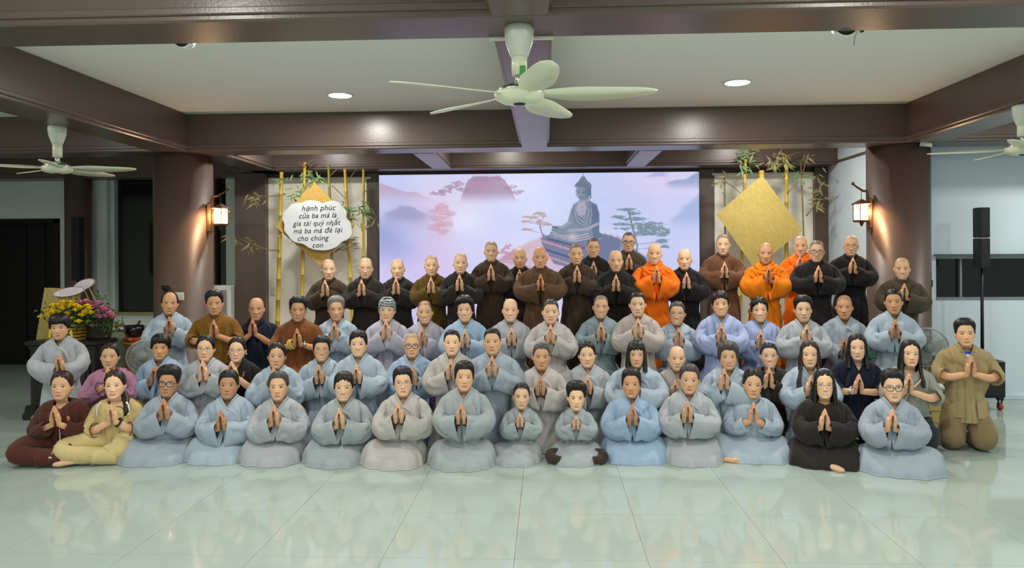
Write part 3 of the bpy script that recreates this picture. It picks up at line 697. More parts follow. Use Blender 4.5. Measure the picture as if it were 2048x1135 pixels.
def make_clothes(p, body):
    k, c = p['k'], p['c']; seed = p['seed']; col = cloth(p['col'])
    rows = robe_rows(p); nrow = len(rows); nr, nc = (nrow-1)*6+1, 76
    phi = -PI+2*PI*np.arange(nc)/nc; t = np.linspace(0, nrow-1, nr)
    Tg, Pg = np.meshgrid(t, phi, indexing='ij')
    V = robe_surf(p, rows, Tg, Pg)
    z = V[..., 2]
    # cloth folds: soft pulls over the chest, upright pleats in the skirt
    N = V*np.array((1, 1.2, 0)); N /= np.linalg.norm(N, axis=-1, keepdims=True)+1e-9
    a = .026*k*sstep(Tg, 1.2, 3.2)*(1-.35*sstep(Tg, 6, 8))
    f = fold(V.reshape(-1, 3)*np.array((1.25, 1, .30)), seed, 1.0, .9).reshape(nr, nc)*a
    r = np.random.default_rng(seed)
    if p['pose'] != 'cross':
        sk = sstep(Tg, 7, 9)
        pl = sum(np.sin(Pg*n_+r.uniform(0, 6)+.8*np.sin(Tg*.7+r.uniform(0, 6)))*am for n_, am in ((7, .006), (11, .005), (17, .0035)))
        f = f+pl*sk*(1.6 if p['pose'] == 'stand' else 1.1)
    if p.get('drape'):
        s_ = np.sin(V[..., 0]*42*1+V[..., 2]*34+2.5*np.sin(V[..., 2]*7+seed)); f = f+(.022*(1-np.abs(s_))**1.6-.008)*sstep(Tg, .5, 2)
    V = V+N*f[..., None]
    mb = MB(); mb.add(V.reshape(-1, 3), [grid(nr, nc)])
    # inner lip at the neck, so that the cloth has thickness
    lip = V[0]*np.array((.93, .93, 1))-np.array((0, 0, .02)); mb.add(np.concatenate([V[0], lip]), [grid(2, nc)])
    if p.get('neck') == 'stand' and p.get('drape'):
        th = np.linspace(0, 2*PI, 33)
        for j, (rx, ry, zz, rr) in enumerate(((.082, .085, -.022, .020), (.105, .108, -.052, .022), (.13, .125, -.085, .020))):
            pts = np.stack([rx*k*np.sin(th), -ry*k*np.cos(th)-.012, c+zz*k-.035*k*np.cos(th)*(1+j*.5)+.02*k*np.sin(th+j)], 1)
            mb.tube(pts, rr*k*(1+.25*np.sin(th*2+j)), 8, cap=False, ref=(0, 0, 1))
    name = p.get('gname', 'robe')
    robe = mb.build(name, col, body, smooth=True)
    if p.get('glabel'): robe['label'] = p['glabel']
    # collar band, following the neckline and crossing over below it
    if p.get('neck', 'v') == 'v' or p.get('collar'):
        ph = np.linspace(-PI, PI, 65)[:-1]
        wd = p.get('cw', .85)
        inn = robe_surf(p, rows, 0*ph, ph); mid = robe_surf(p, rows, 0*ph+wd*.5, ph); out = robe_surf(p, rows, 0*ph+wd, ph)
        def push(A, d): 
            n = A*np.array((1, 1.3, 0)); n /= np.linalg.norm(n, axis=1)[:, None]; return A+n*d+np.array((0, 0, d*.6))
        lo = push(inn, -.004)-np.array((0, 0, .012))
        rings = [lo, push(inn, .003)+np.array((0, 0, .004)), push(mid, .0065), push(out, .0055), push(out, -.004)]
        b = MB(); b.add(np.concatenate(rings), [grid(5, 64)])
        if p.get('neck', 'v') == 'v' and not p.get('nocross'):
            sx = p.get('cross', 1)
            tt = np.linspace(0, 1, 12); pc = robe_surf(p, rows, .25+tt*5.2, sx*(.0+.75*tt)); po = robe_surf(p, rows, .45+tt*5.2, sx*(-.20+.80*tt))
            b.add(np.stack([push(pc, -.002), push(pc, .0035), push(po, .0035), push(po, -.002)], 1).reshape(-1, 3), [grid(12, 4, False)])
        b.build('collar', cloth(p.get('ccol', p['col'])), robe, smooth=True)
    # sleeves
    wide = p.get('sl', 'wide')
    tend, rs, D, fl = {'wide': (7.0, 1.0, 1.0, 1.0), 'mid': (6.2, .8, .35, 1.05), 'narrow': (6.0, .62, .1, 1.0), 'three': (5.0, .70, .35, 1.1), 'half': (4.35, .84, .15, 1.2), 'short': (3.1, .86, 0, 1.25), 'huge': (7.0, 1.12, 1.35, 1.05)}[wide]
    rad = np.array([.049, .057, .064, .071, .076, .074, .070, .064])*k; rad = np.maximum(rad*rs, np.array([.05, .062, .058, .053, .05, .046, .042, .038])*k)
    dr = np.array([0, 0, .05, .15, .30, .62, 1.15, 1.75])*D
    for sg in (-1, 1):
        P = arm_path(p, sg); n = int(8+tend*4); m = 30
        tt = np.linspace(.2, tend, n); pts = sinterp(tt, np.arange(8), P)
        Tn, A, B = frames(pts, REFY); R = np.interp(tt, np.arange(8), rad)*(1+(fl-1)*sstep(tt, tend-1, tend)); Dn = np.interp(tt, np.arange(8), dr)
        th = np.arange(m)*2*PI/m
        O = R[:, None, None]*(np.cos(th)[None, :, None]*A[:, None]+np.sin(th)[None, :, None]*B[:, None])
        O[..., 2] = np.where(O[..., 2] < 0, O[..., 2]*(1+Dn[:, None]), O[..., 2])
        low = np.clip(-O[..., 2:]/(R*(1+Dn))[:, None, None], 0, 1); O[..., :2] *= 1-.55*low*(Dn/1.75)[:, None, None]
        V = pts[:, None]+O
        nn = O/np.linalg.norm(O, axis=-1, keepdims=True)
        rs_ = np.random.default_rng(seed+sg+5); f = np.zeros((n, m))
        for q in range(5):
            kf = rs_.integers(1, 4)*.5+.5; s_ = np.sin(th[None, :]*kf*1.0+tt[:, None]*rs_.uniform(-.9, .9)+rs_.uniform(0, 6.3)+.5*np.sin(tt[:, None]*1.7+rs_.uniform(0, 6)))
            f -= (1-np.abs(s_))**5*rs_.uniform(.4, 1.0)*sstep(np.sin(tt*1.3+rs_.uniform(0, 6)), -.5, .5)[:, None]
        f = (f+.15)*(.020*k if D > .2 else .012*k)*sstep(tt, .8, 2.2)[:, None]*(1-.5*sstep(tt, tend-.6, tend))[:, None]
        ek = np.exp(-((tt-4)/.9)**2)[:, None]; f = f-k*ek*.030*(1-np.abs(np.sin(tt[:, None]*3.1+seed+.9*np.cos(th))))**4*(1.1+np.cos(th-PI))*.5
        V = V+nn*f[..., None]
        rim = V[-1]; ins = [pts[-1]+(rim-pts[-1])*.93, pts[-1]+(rim-pts[-1])*.80-Tn[-1]*.03*k, pts[-3]+(V[-3]-pts[-3])*.5]
        VV = np.concatenate([V.reshape(-1, 3)]+ins)
        mb = MB(); mb.add(VV, [grid(n+3, m)])
        s_o = mb.build('sleeve', col, robe, smooth=True)
        if p.get('trim'):
            b = MB(); b.tube(np.concatenate([rim, rim[:2]]), .0035, 6, cap=False, ref=(0, 0, 1)); b.build('cuff_trim', cloth(p['trim']), robe, smooth=True)
        if p.get('inner'):
            tt = np.linspace(5.4, 7.0, 7); q = sinterp(tt, np.arange(8), P); b = MB(); b.tube(q, np.linspace(.040, .036, 7)*k, 12, cap=False); b.build('inner_cuff', cloth('db'), robe, smooth=True)
    # laps and legs
    if p['pose'] == 'cross' and not p.get('legs'):
        aL, aR, bf, bb = p['lap']; NP, kk = 84, k
        rr = np.array([.22, .32, .42, .52, .6, .68, .75, .81, .86, .90, .94, .97, .99, 1.0, 1.005, 1.02])
        hF = np.array([.235, .208, .182, .160, .146, .133, .120, .107, .094, .081, .066, .048, .031, .017, .008, .003])*kk
        hS = np.array([.235, .213, .195, .183, .176, .169, .162, .153, .142, .126, .103, .075, .046, .022, .008, .003])*kk
        th = -PI+2*PI*np.arange(NP)/NP; cs, sn = np.cos(th), np.sin(th); n_ = 2.7
        den = (np.abs(sn/np.where(sn > 0, aR, aL))**n_+np.abs(cs/np.where(cs > 0, bf, bb))**n_)**(-1/n_)
        wob = 1+.022*np.sin(th*5+seed)+.014*np.sin(th*9+seed*2)
        Rr = rr[:, None]*den[None, :]*(1+(wob-1)[None, :]*rr[:, None])
        kn = np.exp(-((np.abs(np.degrees(th))-74)/26)**2)[None, :]; cen = np.exp(-(np.degrees(th)/34)**2)[None, :]
        fw = sstep(cs, .25, .85)[None, :]
        H = (hF[:, None]*fw+hS[:, None]*(1-fw))*(1+.20*kn*sstep(rr, .4, .8)[:, None]-.17*cen*sstep(rr, .4, .8)[:, None])
        X = Rr*sn; Y = -Rr*cs
        sw = np.sin(26*np.hypot(X/1.25, Y+.05)+2*np.sin(th*2+seed)[None, :]); H = H+.014*(1-np.abs(sw))**1.4*sstep(rr, .3, .45)[:, None]*(1-sstep(rr, .9, 1))[:, None]*np.maximum(cs, .2)[None, :]
        df = (.010*np.sin(th*13+seed+3*rr[:, None])+.007*np.sin(th*23+2*seed))*sstep(rr, .8, .97)[:, None]
        X = X+df*sn; Y = Y-df*cs
        mb = MB(); mb.add(np.stack([X+p.get('lapx', 0), Y, np.maximum(H, .002)], -1).reshape(-1, 3), [grid(len(rr), NP)])
        mb.build('lap_cloth', cloth(p.get('lcol', p['col'])), robe, smooth=True)
        if p.get('under'):   # dark trousers showing at the sides
            for sx in (-1, 1):
                a = aL if sx < 0 else aR; mb = MB()
                mb.tube(arm_param(np.array([(sx*a*.50, -.10, .05), (sx*a*.82, -.13, .056), (sx*a*.97, -.16, .050), (sx*a*.90, -.25, .042), (sx*a*.6, -.28, .038)]), 12), np.array([.045, .05, .053, .054, .054, .053, .052, .05, .047, .043, .039, .036]), 12)
                mb.build('trouser_leg', cloth(p['under']), body, smooth=True)
    if p.get('legs'):
        mb = MB(); lc = cloth(p.get('lcol', p['col']))
        for sx in (-1, 1):
            if p['pose'] == 'cross':
                a, bf = p['lap'][0] if sx < 0 else p['lap'][1], p['lap'][2]
                P = np.array([(sx*.06, .02, .15), (sx*.14, -.08, .16), (sx*(a-.10), -.18, .155), (sx*(a-.075), -.25, .12), (sx*(a-.17), -bf+.10, .095), (sx*.02, -bf+.075, .075), (-sx*.11, -bf+.06, .068)])
                q = arm_param(P, 26); rad_ = np.interp(np.arange(26), [0, 4, 9, 13, 17, 22, 25], [.11, .11, .085, .082, .08, .074, .068])
            else:
                h = p.get('hem', .4) or .4; hip = c-.62*k
                P = np.array([(sx*.075, .0, max(hip, .22)+.08), (sx*.095, -.02, max(hip, .2)*.8), (sx*.125, -.06, .19), (sx*.13, -.075, .105), (sx*.128, .02, .085), (sx*.12, .22, .07), (sx*.115, .40, .05)])
                q = arm_param(P, 26); rad_ = np.interp(np.arange(26), [0, 5, 10, 13, 17, 22, 25], [.115, .115, .11, .104, .085, .07, .05])*k
            b2 = MB(); b2.tube(q, rad_, 18); Vt = np.concatenate(b2.V); n = Vt.copy()
            m = Vt[:26*18].reshape(26, 18, 3); nn = m-q[:, None]; nn /= np.linalg.norm(nn, axis=-1, keepdims=True)+1e-9
            m = m+nn*(fold(m.reshape(-1, 3), seed+sx, 1.0, .9).reshape(26, 18)*.010)[..., None]
            m[..., 2] = np.maximum(m[..., 2], .003); mb.add(m.reshape(-1, 3), [grid(26, 18), [list(range(17, -1, -1)), list(range(25*18, 26*18))]])
        mb.build('trousers', lc, body, smooth=True)
    # small things worn
    def ring(sg, off, r_, m, name, rr=.005, beads=False, lab=None):
        wr, u, inn = hand_pose(p, sg); P = arm_path(p, sg); d = P[-1]-P[-3]; d /= np.linalg.norm(d)
        b_ = np.cross(d, (0, 0, 1.)); b_ /= np.linalg.norm(b_); a_ = np.cross(b_, d); th = np.linspace(0, 2*PI, 21)
        cc = wr-d*off
        pts = cc+r_*k*(np.cos(th)[:, None]*a_+np.sin(th)[:, None]*b_)
        b = MB()
        if beads:
            for q in pts[:-1]: b.ball(q, rr, 5, 6)
        else: b.tube(pts, rr, 6, cap=False, ref=(0, 0, 1))
        if name == 'wrist_watch': b.lathe([(.001, -.005), (.018, -.005), (.018, .004), (.001, .005)], n=14, M=Matrix.Translation(Vector(cc+r_*k*(-b_ if (-b_)[1] < b_[1] else b_))) @ Matrix.Rotation(PI/2, 4, 'X'))
        o = b.build(name, m, body, smooth=True)
        if lab: o['label'] = lab
    for e in p.get('extra', ()):
        if e == 'watch': ring(1, .035, .036, M_CHROME, 'wrist_watch', .007)
        if e == 'watchl': ring(-1, .035, .034, mat('white_strap', (215, 215, 210), .4), 'wrist_watch', .007)
        if e == 'beads': ring(-1, .03, .044, mat('yellow_beads', (196, 172, 84), .4), 'bead_bracelet', .012, True); ring(-1, .055, .046, MATS['yellow_beads'], 'bead_bracelet', .012, True)
        if e == 'band': ring(1, .03, .037, M_BLACK, 'fitness_band', .010)
        if e == 'redband': ring(1, .02, .036, mat('red_thread', (150, 60, 50), .6), 'red_bracelet', .005)
        if e == 'badge':
            q = robe_surf(p, rows, np.array([5.0]), np.array([.62]))[0]; b = MB(); b.lathe([(.001, -.004), (.026, -.004), (.028, 0), (.026, .004), (.001, .005)], n=24, M=Matrix.Translation(Vector(q+np.array((0, -.012, .01)))) @ Matrix.Rotation(-.5, 4, 'Z') @ Matrix.Rotation(PI/2, 4, 'X'), sx=.9, sy=1.3)
            b.build('badge', mat('badge_face', (190, 198, 196), .4, var=.15, vscale=60), body, smooth=True)
        if e == 'flowerpin':
            q = robe_surf(p, rows, np.array([4.3]), np.array([.45]))[0]+np.array((0, -.012, 0)); b = MB(); b.lathe([(.001, -.004), (.020, -.004), (.022, 0), (.020, .004), (.001, .005)], n=20, M=Matrix.Translation(Vector(q)) @ Matrix.Rotation(-.4, 4, 'Z') @ Matrix.Rotation(PI/2, 4, 'X'), sy=1.35)
            b.build('badge', mat('pin_face', (196, 130, 70), .4, var=.2, vscale=80), body, smooth=True)
        if e == 'undershirt':
            q = robe_surf(p, rows, np.array([.6]), np.array([0.]))[0]; b = MB(); b.prism([(-.055, .10), (.055, .10), (.055, .085), (.035, .02), (0, -.05), (-.035, .02), (-.055, .085)], q[1]+.012, q[1]+.03, M=Matrix.Translation((0, 0, q[2]-.03))); b.build('undershirt', mat('white_cotton', (222, 224, 226), .85), body)
            b = MB(); b.prism([(-.056, .104), (.056, .104), (.055, .083), (-.055, .083)], q[1]+.010, q[1]+.032, M=Matrix.Translation((0, 0, q[2]-.03))); b.build('undershirt_trim', mat('blue_trim', (40, 70, 170), .8), body)
        if e == 'placket':
            t2 = np.linspace(.7, nrow-1, 24); L = robe_surf(p, rows, t2, 0*t2-.20); Rr = robe_surf(p, rows, t2, 0*t2+.02); b = MB()
            o = np.array((0, -.010, 0)); b.add(np.stack([L-o*.2, L+o, Rr+o, Rr-o*.2], 1).reshape(-1, 3), [grid(24, 4, False)]); b.build('button_placket', col, robe, smooth=True)
        if e == 'pockets':
            for sx in (-1, 1):
                L = []; 
                for tq in (7.3, 7.6, 7.9, 8.25, 8.45): L.append([robe_surf(p, rows, np.array([min(tq, nrow-1.05)]), np.array([sx*(.30+.10*j)+0.0*tq]))[0]+np.array((0, -.006, 0)) for j in range(6)])
                b = MB(); b.add(np.array(L).reshape(-1, 3), [grid(5, 6, False)]); b.build('pocket', col, robe, smooth=True)
        if e == 'strap':
            for sx in (-1, 1):
                t2 = np.linspace(1.8, 4.2, 8); ph = np.linspace(.95, .8, 8)*sx; L = robe_surf(p, rows, t2, ph-.07)+np.array((0, -.012, .008)); Rr = robe_surf(p, rows, t2, ph+.07)+np.array((0, -.012, .008)); b = MB(); b.add(np.stack([L, Rr], 1).reshape(-1, 3), [grid(8, 2, False)]); b.build('shoulder_strap', mat('white_strap', (215, 215, 210), .4), robe, smooth=True)
        if e == 'bagstrap':
            t2 = np.linspace(1.5, 7, 20); ph = np.linspace(.75, -.75, 20); q = robe_surf(p, rows, t2, ph)+np.array((0, -.014, 0)); b = MB(); b.tube(q, .008, 6); b.build('bag_strap', mat('cream_strap', (205, 196, 170), .6), robe, smooth=True)
        if e == 'piping':
            t2 = np.linspace(.6, 7, 20); ph = .28+.30*np.sin(np.linspace(0, 1.2*PI, 20)); q = robe_surf(p, rows, t2, ph)+np.array((0, -.013, 0)); b = MB(); b.tube(q, .003, 6); b.build('piping', cloth('db'), robe, smooth=True)
        if e == 'embroid':
            for px_, pz_, a_ in ((.03, .145, 0), (.05, .135, 1.2), (.035, .12, 2.4), (.015, .13, 3.6), (.02, .15, 5)):
                b = MB(); b.ball((px_, -p['lap'][2]-.001, pz_-.055), (.014, .006, .009), 5, 8); b.build('embroidered_petal', mat('petal_thread', (205, 190, 175), .7), body, smooth=True)
            b = MB(); b.tube([(.03, -.17, .30), (.06, -.24, .22), (.04, -.30, .17), (.03, -p['lap'][2]+.01, .12)], .004, 6); b.build('embroidered_stem', MATS['petal_thread'], body, smooth=True)
        if e == 'embroid2':
            for j in range(4):
                q = robe_surf(p, rows, np.array([2.6+.45*j]), np.array([.52-.05*j]))[0]+np.array((0, -.012, 0)); b = MB(); b.ball(q, (.008, .004, .008), 5, 7); b.build('embroidered_flower', mat('gold_thread', (170, 140, 90), .6), robe, smooth=True)
        if e == 'polo':
            for sx in (-1, 1):
                t2 = np.linspace(0, 1, 7); L = robe_surf(p, rows, 0*t2+.1, sx*(.25+1.1*t2))+np.array((0, -.008, .018)); Rr = robe_surf(p, rows, 0*t2+1.3, sx*(.15+1.15*t2))+np.array((0, -.018, .012)); b = MB(); b.add(np.stack([L, Rr, Rr+np.array((0, .006, -.006))], 1).reshape(-1, 3), [grid(7, 3, False)]); b.build('polo_collar', cloth('navy'), robe, smooth=True)
        if e == 'earring':
            for sx in (-1, 1):
                b = MB(); b.ball((sx*.372, .0, .33), .028, 6, 8); b.V = [xf(head_matrix(p), np.concatenate(b.V))]; b.build('earring', mat('pearl', (230, 230, 225), .3), body, smooth=True)
# ------------------------------------------------------------------ who stands, kneels and sits where
DEF = {'A': dict(Hh=.250, pose='cross'), 'B': dict(Hh=.238, pose='kneel', Y=7.25), 'C': dict(Hh=.250, pose='seat', Y=8.0), 'D': dict(Hh=.240, pose='stand', Y=8.65)}
PEOPLE = []
def P(row, cx, top, hy, col, label, hair=None, skin=1, hx=None, **k):
    PEOPLE.append(dict(row=row, cx=cx, top=top, hx=cx if hx is None else hx, hy=hy, col=col, label=label, hair=hair, skin=skin, **k))
# front row, seated on the floor: lap = picture x of its two ends and y of its lower edge
P('A', 120, 742, 830, 'red', 'person in a brown round-neck top and trousers sitting cross-legged, leftmost of all', 'tied', 1, 108, hc='brown', fem=1, lap=(36, 170, 938), legs=1, sl='mid', neck='round', vd=.10, gname='blouse', extra=('flowerpin', 'embroid'), hyaw=-.15)
P('A', 228, 741, 826, 'beige', 'person in a beige blouse with dark cuffs and a black wristband, bare foot showing', 'tied', 0, 222, hc='brown', fem=1, smile=.8, tail=1, lap=(128, 272, 934), legs=1, sl='three', neck='round', vd=.09, gname='blouse', trim='db', extra=('band', 'piping', 'strap'), feet=[(-.25, -.30, .045, -1, -.15)])
P('A', 333, 732, 815, 'bg', 'person with thick black hair and black glasses in a grey robe in front', 'tall', 2, 327, glasses='black', lap=(237, 387, 934))
P('A', 455, 740, 838, 'lb', 'person with black hair tied back in a pale blue-grey robe, tilting the hands', 'tied', 2, 442, fem=1, lap=(372, 500, 931), nopart=1, hl=-.05, smile=0)
P('A', 556, 743, 828, 'g', 'elderly person with short grey hair in a grey robe seated in the front row', 'oldshort', 1, 548, hc='darkgrey', lap=(480, 610, 935), smile=.1)
P('A', 686, 743, 833, 'gg', 'smiling person with side-swept black fringe in a grey robe seated in the front row', 'side', 0, 679, fem=1, smile=.9, teeth=1, lap=(606, 731, 938), bun=1)
P('A', 806, 733, 822, 'wg', 'person with short black hair and thin glasses in a warm grey robe', 'crop', 0, 797, fem=1, glasses='thin', lap=(720, 852, 941), inner=1)
P('A', 927, 722, 824, 'gg', 'person with cropped black hair in a grey-green robe whose hem spreads on the floor', 'crop', 1, 922, fem=1, smile=.6, lap=(855, 992, 944), inner=1)
P('A', 1042, 766, 838, 'gg', 'child with shaved black hair in a grey robe raising small praying hands', 'buzz', 0, 1040, stub=.92, kid=1, Hh=.228, kb=.78, lap=(977, 1082, 935), inner=1, hl=.05, eye=.024, hc='black')
P('A', 1152, 763, 842, 'gg', 'child with upright black hair in a grey robe, dark trousers showing at both sides', 'tall', 0, 1152, kid=1, Hh=.228, kb=.76, lap=(1098, 1206, 935), under='db', eye=.024)
P('A', 1263, 736, 826, 'b', 'person with short black hair in a bright blue robe seated in the front row', 'crop', 2, 1265, fem=1, lap=(1200, 1337, 931), hl=.04)
P('A', 1378, 728, 820, 'g', 'person with short grey hair in a grey robe wearing a small pale badge', 'oldshort', 1, 1375, hc='darkgrey', fem=1, lap=(1322, 1443, 935), extra=('badge',))
P('A', 1505, 738, 822, 'lb', 'person in a pale blue round-neck suit with parted black hair and bare feet', 'tied', 1, 1507, fem=1, lap=(1420, 1580, 929), neck='round', vd=.10, sl='mid', gname='blouse', feet=[(-.14, -.25, .03, -.9, -.42), (-.09, -.30, .03, -1, -.2)])
P('A', 1650, 738, 836, 'dk', 'smiling person in a black robe with a pale headband, glasses and long black hair', 'long', 0, 1650, fem=1, glasses='thin', smile=.9, teeth=1, band=1, length=.30, front=0, lap=(1572, 1722, 942), neck='round', vd=.07, feet=[(-.05, -.29, .03, .6, -.5)])
P('A', 1788, 739, 838, 'bg', 'person with short black hair and dark glasses in a grey robe, rightmost seated in front', 'flat', 0, 1785, fem=1, glasses='grey', lap=(1716, 1882, 958))
# second row, kneeling
P('B', 118, 627, 725, 'g', 'person with a black fringe kneeling tall in a grey robe before the altar', 'mop', 1, 118, Y=7.4, smile=0)
P('B', 217, 686, 742, 'pink', 'person in a pink blouse with black hair tied back', 'tied', 1, 214, fem=1, neck='round', vd=.06, sl='mid', gname='blouse', trim='db')
P('B', 318, 668, 748, 'b', 'person with thick swept black hair in a blue-grey robe, left fan behind', 'mop', 2, 309, col2=0, smile=0, hl=.06, spread=.026)
P('B', 409, 671, 738, 'g', 'person with thin glasses and tied hair in a grey robe, hands turned sideways', 'tied', 0, 405, fem=1, glasses='thin', vd=.11, extra=('redband',))
P('B', 472, 674, 738, 'blk', 'person with parted black hair and pearl earrings in an embroidered black blouse', 'tied', 0, 463, fem=1, glasses='thin', smile=.7, vd=.12, sl='three', nocross=1, gname='blouse', extra=('embroid2', 'earring'), bun=1, spread=.028)
P('B', 551, 685, 752, 'lb', 'person with black hair tied back in a blue robe behind the grey-haired elder', 'tied', 1, 547, fem=1, smile=0)
P('B', 642, 671, 746, 'lb', 'broadly smiling person with short black hair and glasses in a blue robe', 'crop', 1, 638, fem=1, glasses='thin', smile=1, teeth=1, inner=1)
P('B', 716, 660, 745, 'lb', 'person with a swept fringe in a pale blue robe beside the smiling one in glasses', 'side', 0, 713, fem=1, teeth=1, smile=.3, inner=1)
P('B', 823, 666, 748, 'b', 'elderly person with shaved head and black glasses in a blue robe', None, 1, 825, glasses='black', stub=.5, smile=.5)
P('B', 903, 659, 735, 'wg', 'person with shaved dark head in a pale warm-grey robe', 'buzz', 0, 902, stub=.9, fem=1, hc='black')
P('B', 985, 656, 728, 'bg', 'large person with shaved head in a blue-grey robe, centre of the kneeling row', 'buzz', 1, 984, stub=.85, fem=1, fat=.06, w=1.12, Hh=.246, Y=7.12, hc='black')
P('B', 1082, 686, 768, 'wg', 'shaved tanned person in a pale grey robe with dark inner cuffs, behind the children', 'buzz', 2, 1081, stub=.85, inner=1, smile=0, Hh=.246, hc='darkgrey')
P('B', 1175, 683, 766, 'g', 'person with parted black hair in a grey robe behind the child with upright hair', 'tied', 0, 1175, fem=1, inner=1, fat=.03)
P('B', 1273, 681, 770, 'lb', 'person with wispy fringe and neck-length black hair in a pale blue robe', 'bob', 1, 1270, fem=1, length=.16, hl=.05, w=1.1)
P('B', 1354, 692, 776, 'bei', 'elderly person with a bald head in a beige-grey robe', None, 0, 1350, stub=.08, smile=.3)
P('B', 1458, 683, 750, 'lb', 'older person with short curly dark hair holding praying hands up to the chin', 'curly', 1, 1443, hc='darkgrey', fem=1, smile=.6, fat=.05)
P('B', 1540, 685, 752, 'dk', 'smiling person with cropped hair in a dark brown round-neck robe', 'buzz', 0, 1538, stub=1.0, fem=1, smile=.9, teeth=1, neck='round', vd=.09, Y=7.35, hc='black')
P('B', 1620, 682, 768, 'lb', 'person with very long straight black hair over a pale blue robe', 'long', 0, 1622, hc='brown', fem=1, length=.85, front=1.0, vd=.11)
P('B', 1716, 668, 765, 'navy', 'person with shoulder-length black hair in a navy blouse and white watch', 'long', 0, 1718, fem=1, length=.28, smile=.5, vd=.12, nocross=1, sl='three', gname='blouse', extra=('watchl',), hem=.10, legs=1, lcol='navy')
P('B', 1821, 680, 765, 'tee', 'person with long black hair in a grey short-sleeved tee and dark trousers', 'long', 0, 1818, fem=1, length=.75, neck='round', vd=.10, sl='half', gname='tee', extra=('bagstrap',), hem=.36, legs=1, lcol='grn')
P('B', 1934, 637, 730, 'tan', 'person in a tan short-sleeved suit kneeling apart at the right', 'flat', 1, 1943, Y=7.2, smile=.6, sl='half', vd=.13, nocross=1, gname='jacket', hem=.27, legs=1, lcol='trs', extra=('undershirt', 'placket', 'pockets'), w=1.12, Hh=.242)
# third row, seated on chairs
P('C', 336, 583, 648, 'lb', 'balding person in a pale blue robe before the left brown column', 'balding', 2, 338, Y=8.2)
P('C', 428, 580, 655, 'gold', 'person in a golden-brown shirt with swept black hair, before the brown column', 'short', 2, 427, sl='half', vd=.09, nocross=1, gname='shirt', w=1.1)
P('C', 511, 595, 652, 'navy', 'bald person in a navy polo shirt', None, 2, 505, stub=.05, sl='short', vd=.09, nocross=1, gname='polo_shirt', extra=('polo',), w=1.08)
P('C', 594, 592, 672, 'rust', 'person in a rust-brown shirt with a watch and yellow bead bracelets', 'short', 2, 594, sl='half', vd=.08, nocross=1, gname='shirt', extra=('watch', 'beads'), w=1.1, smile=0)
P('C', 671, 592, 658, 'lb', 'older person with swept grey hair in a pale blue robe', 'short', 1, 669, hc='grey', smile=.2)
P('C', 772, 594, 655, 'lg', 'smiling person wearing a patterned black and white head scarf', 'scarf', 0, 772, fem=1, smile=.8)
P('C', 849, 601, 670, 'lg', 'person with shaved dark temples in a lavender-grey robe next to the head scarf', None, 1, 845, stub=.85, fem=1, smile=.7, teeth=1, thin=1)
P('C', 930, 591, 674, 'b', 'person with fluffy short black hair in a bright blue robe, third row', 'curly', 0, 930, fem=1, smile=.6, teeth=1)
P('C', 1020, 597, 670, 'g', 'laughing person with nearly bald head in a grey robe', None, 0, 1023, stub=.12, fem=1, smile=1, teeth=1)
P('C', 1101, 598, 664, 'wg', 'person with round face and shaved head in a pale warm-grey robe, third row', 'buzz', 0, 1101, stub=.8, fem=1, fat=.06, hc='darkgrey')
P('C', 1201, 590, 660, 'tg', 'person with shaved head in the darker teal-grey robe', None, 1, 1202, stub=.7, smile=.7, teeth=1)
P('C', 1276, 583, 652, 'bei', 'young person with shaved head in a beige-grey robe below the orange robe', 'buzz', 0, 1276, stub=.9, smile=.5, hc='black')
P('C', 1354, 602, 670, 'lb', 'smiling person with buzzed hair and thin glasses in a pale blue robe', 'buzz', 1, 1357, stub=.95, glasses='thin', fem=1, smile=.9, teeth=1, hc='darkgrey')
P('C', 1443, 581, 663, 'pw', 'person with a thin fringe in a periwinkle robe with dark side slit', 'bangs', 1, 1442, fem=1, smile=.3, teeth=1, hl=.07)
P('C', 1521, 594, 675, 'pw', 'smiling person with a parted fringe in a periwinkle robe below the amber robe', 'side', 0, 1521, fem=1, smile=.9, teeth=1)
P('C', 1608, 591, 665, 'g', 'person with short black hair in a pale grey robe, third row right', 'flat', 0, 1613, smile=.1)
P('C', 1690, 590, 690, 'bg', 'person with buzzed fair hair in a blue-grey robe, hands lower than the others', None, 2, 1688, stub=.6, smile=0)
P('C', 1790, 578, 655, 'lb', 'person with buzzed black hair in a pale blue robe, rightmost of the chairs', 'buzz', 2, 1791, stub=.95, Y=7.9, smile=.3, hc='black')
# back row of monks and nuns, standing
ST = dict(neck='stand', collar=1)
P('D', 656, 518, 573, 'db', 'nun in a dark brown robe, leftmost of the back row by the bamboo', None, 0, 650, stub=.4, fem=1, **ST)
P('D', 729, 515, 572, 'dk', 'nun with thin glasses in a black-brown robe by the grey-brown strip', None, 0, 723, stub=.4, fem=1, glasses='thin', **ST)
P('D', 795, 517, 569, 'dk', 'nun in a dark brown robe standing behind the head scarf', None, 0, 792, stub=.4, fem=1, smile=.1, Y=8.8, **ST)
P('D', 863, 510, 567, 'ogold', 'nun in an olive-gold robe', None, 0, 862, stub=.55, fem=1, Y=8.75, **ST)
P('D', 920, 505, 562, 'dk', 'nun in a dark robe between the olive-gold robe and the tall smiling monk', None, 0, 919, stub=.35, fem=1, **ST)
P('D', 982, 482, 542, 'db', 'tall smiling monk in a dark brown robe', None, 1, 982, stub=.6, smile=.8, teeth=1, Y=8.8, **ST)
P('D', 1040, 496, 552, 'dk', 'bald monk in black half hidden beside the senior brown-robed monk', None, 1, 1039, stub=.1, Y=8.95, **ST)
P('D', 1080, 493, 562, 'br', 'senior monk in a mid-brown jacket over a brown robe, centre of the back row', None, 2, 1081, stub=.12, smile=.6, Y=8.45, w=1.16, fat=.05, **ST)
P('D', 1153, 487, 545, 'db', 'monk with shaved dark hair in a faded brown robe right of the senior monk', None, 1, 1154, stub=.75, Y=8.65, **ST)
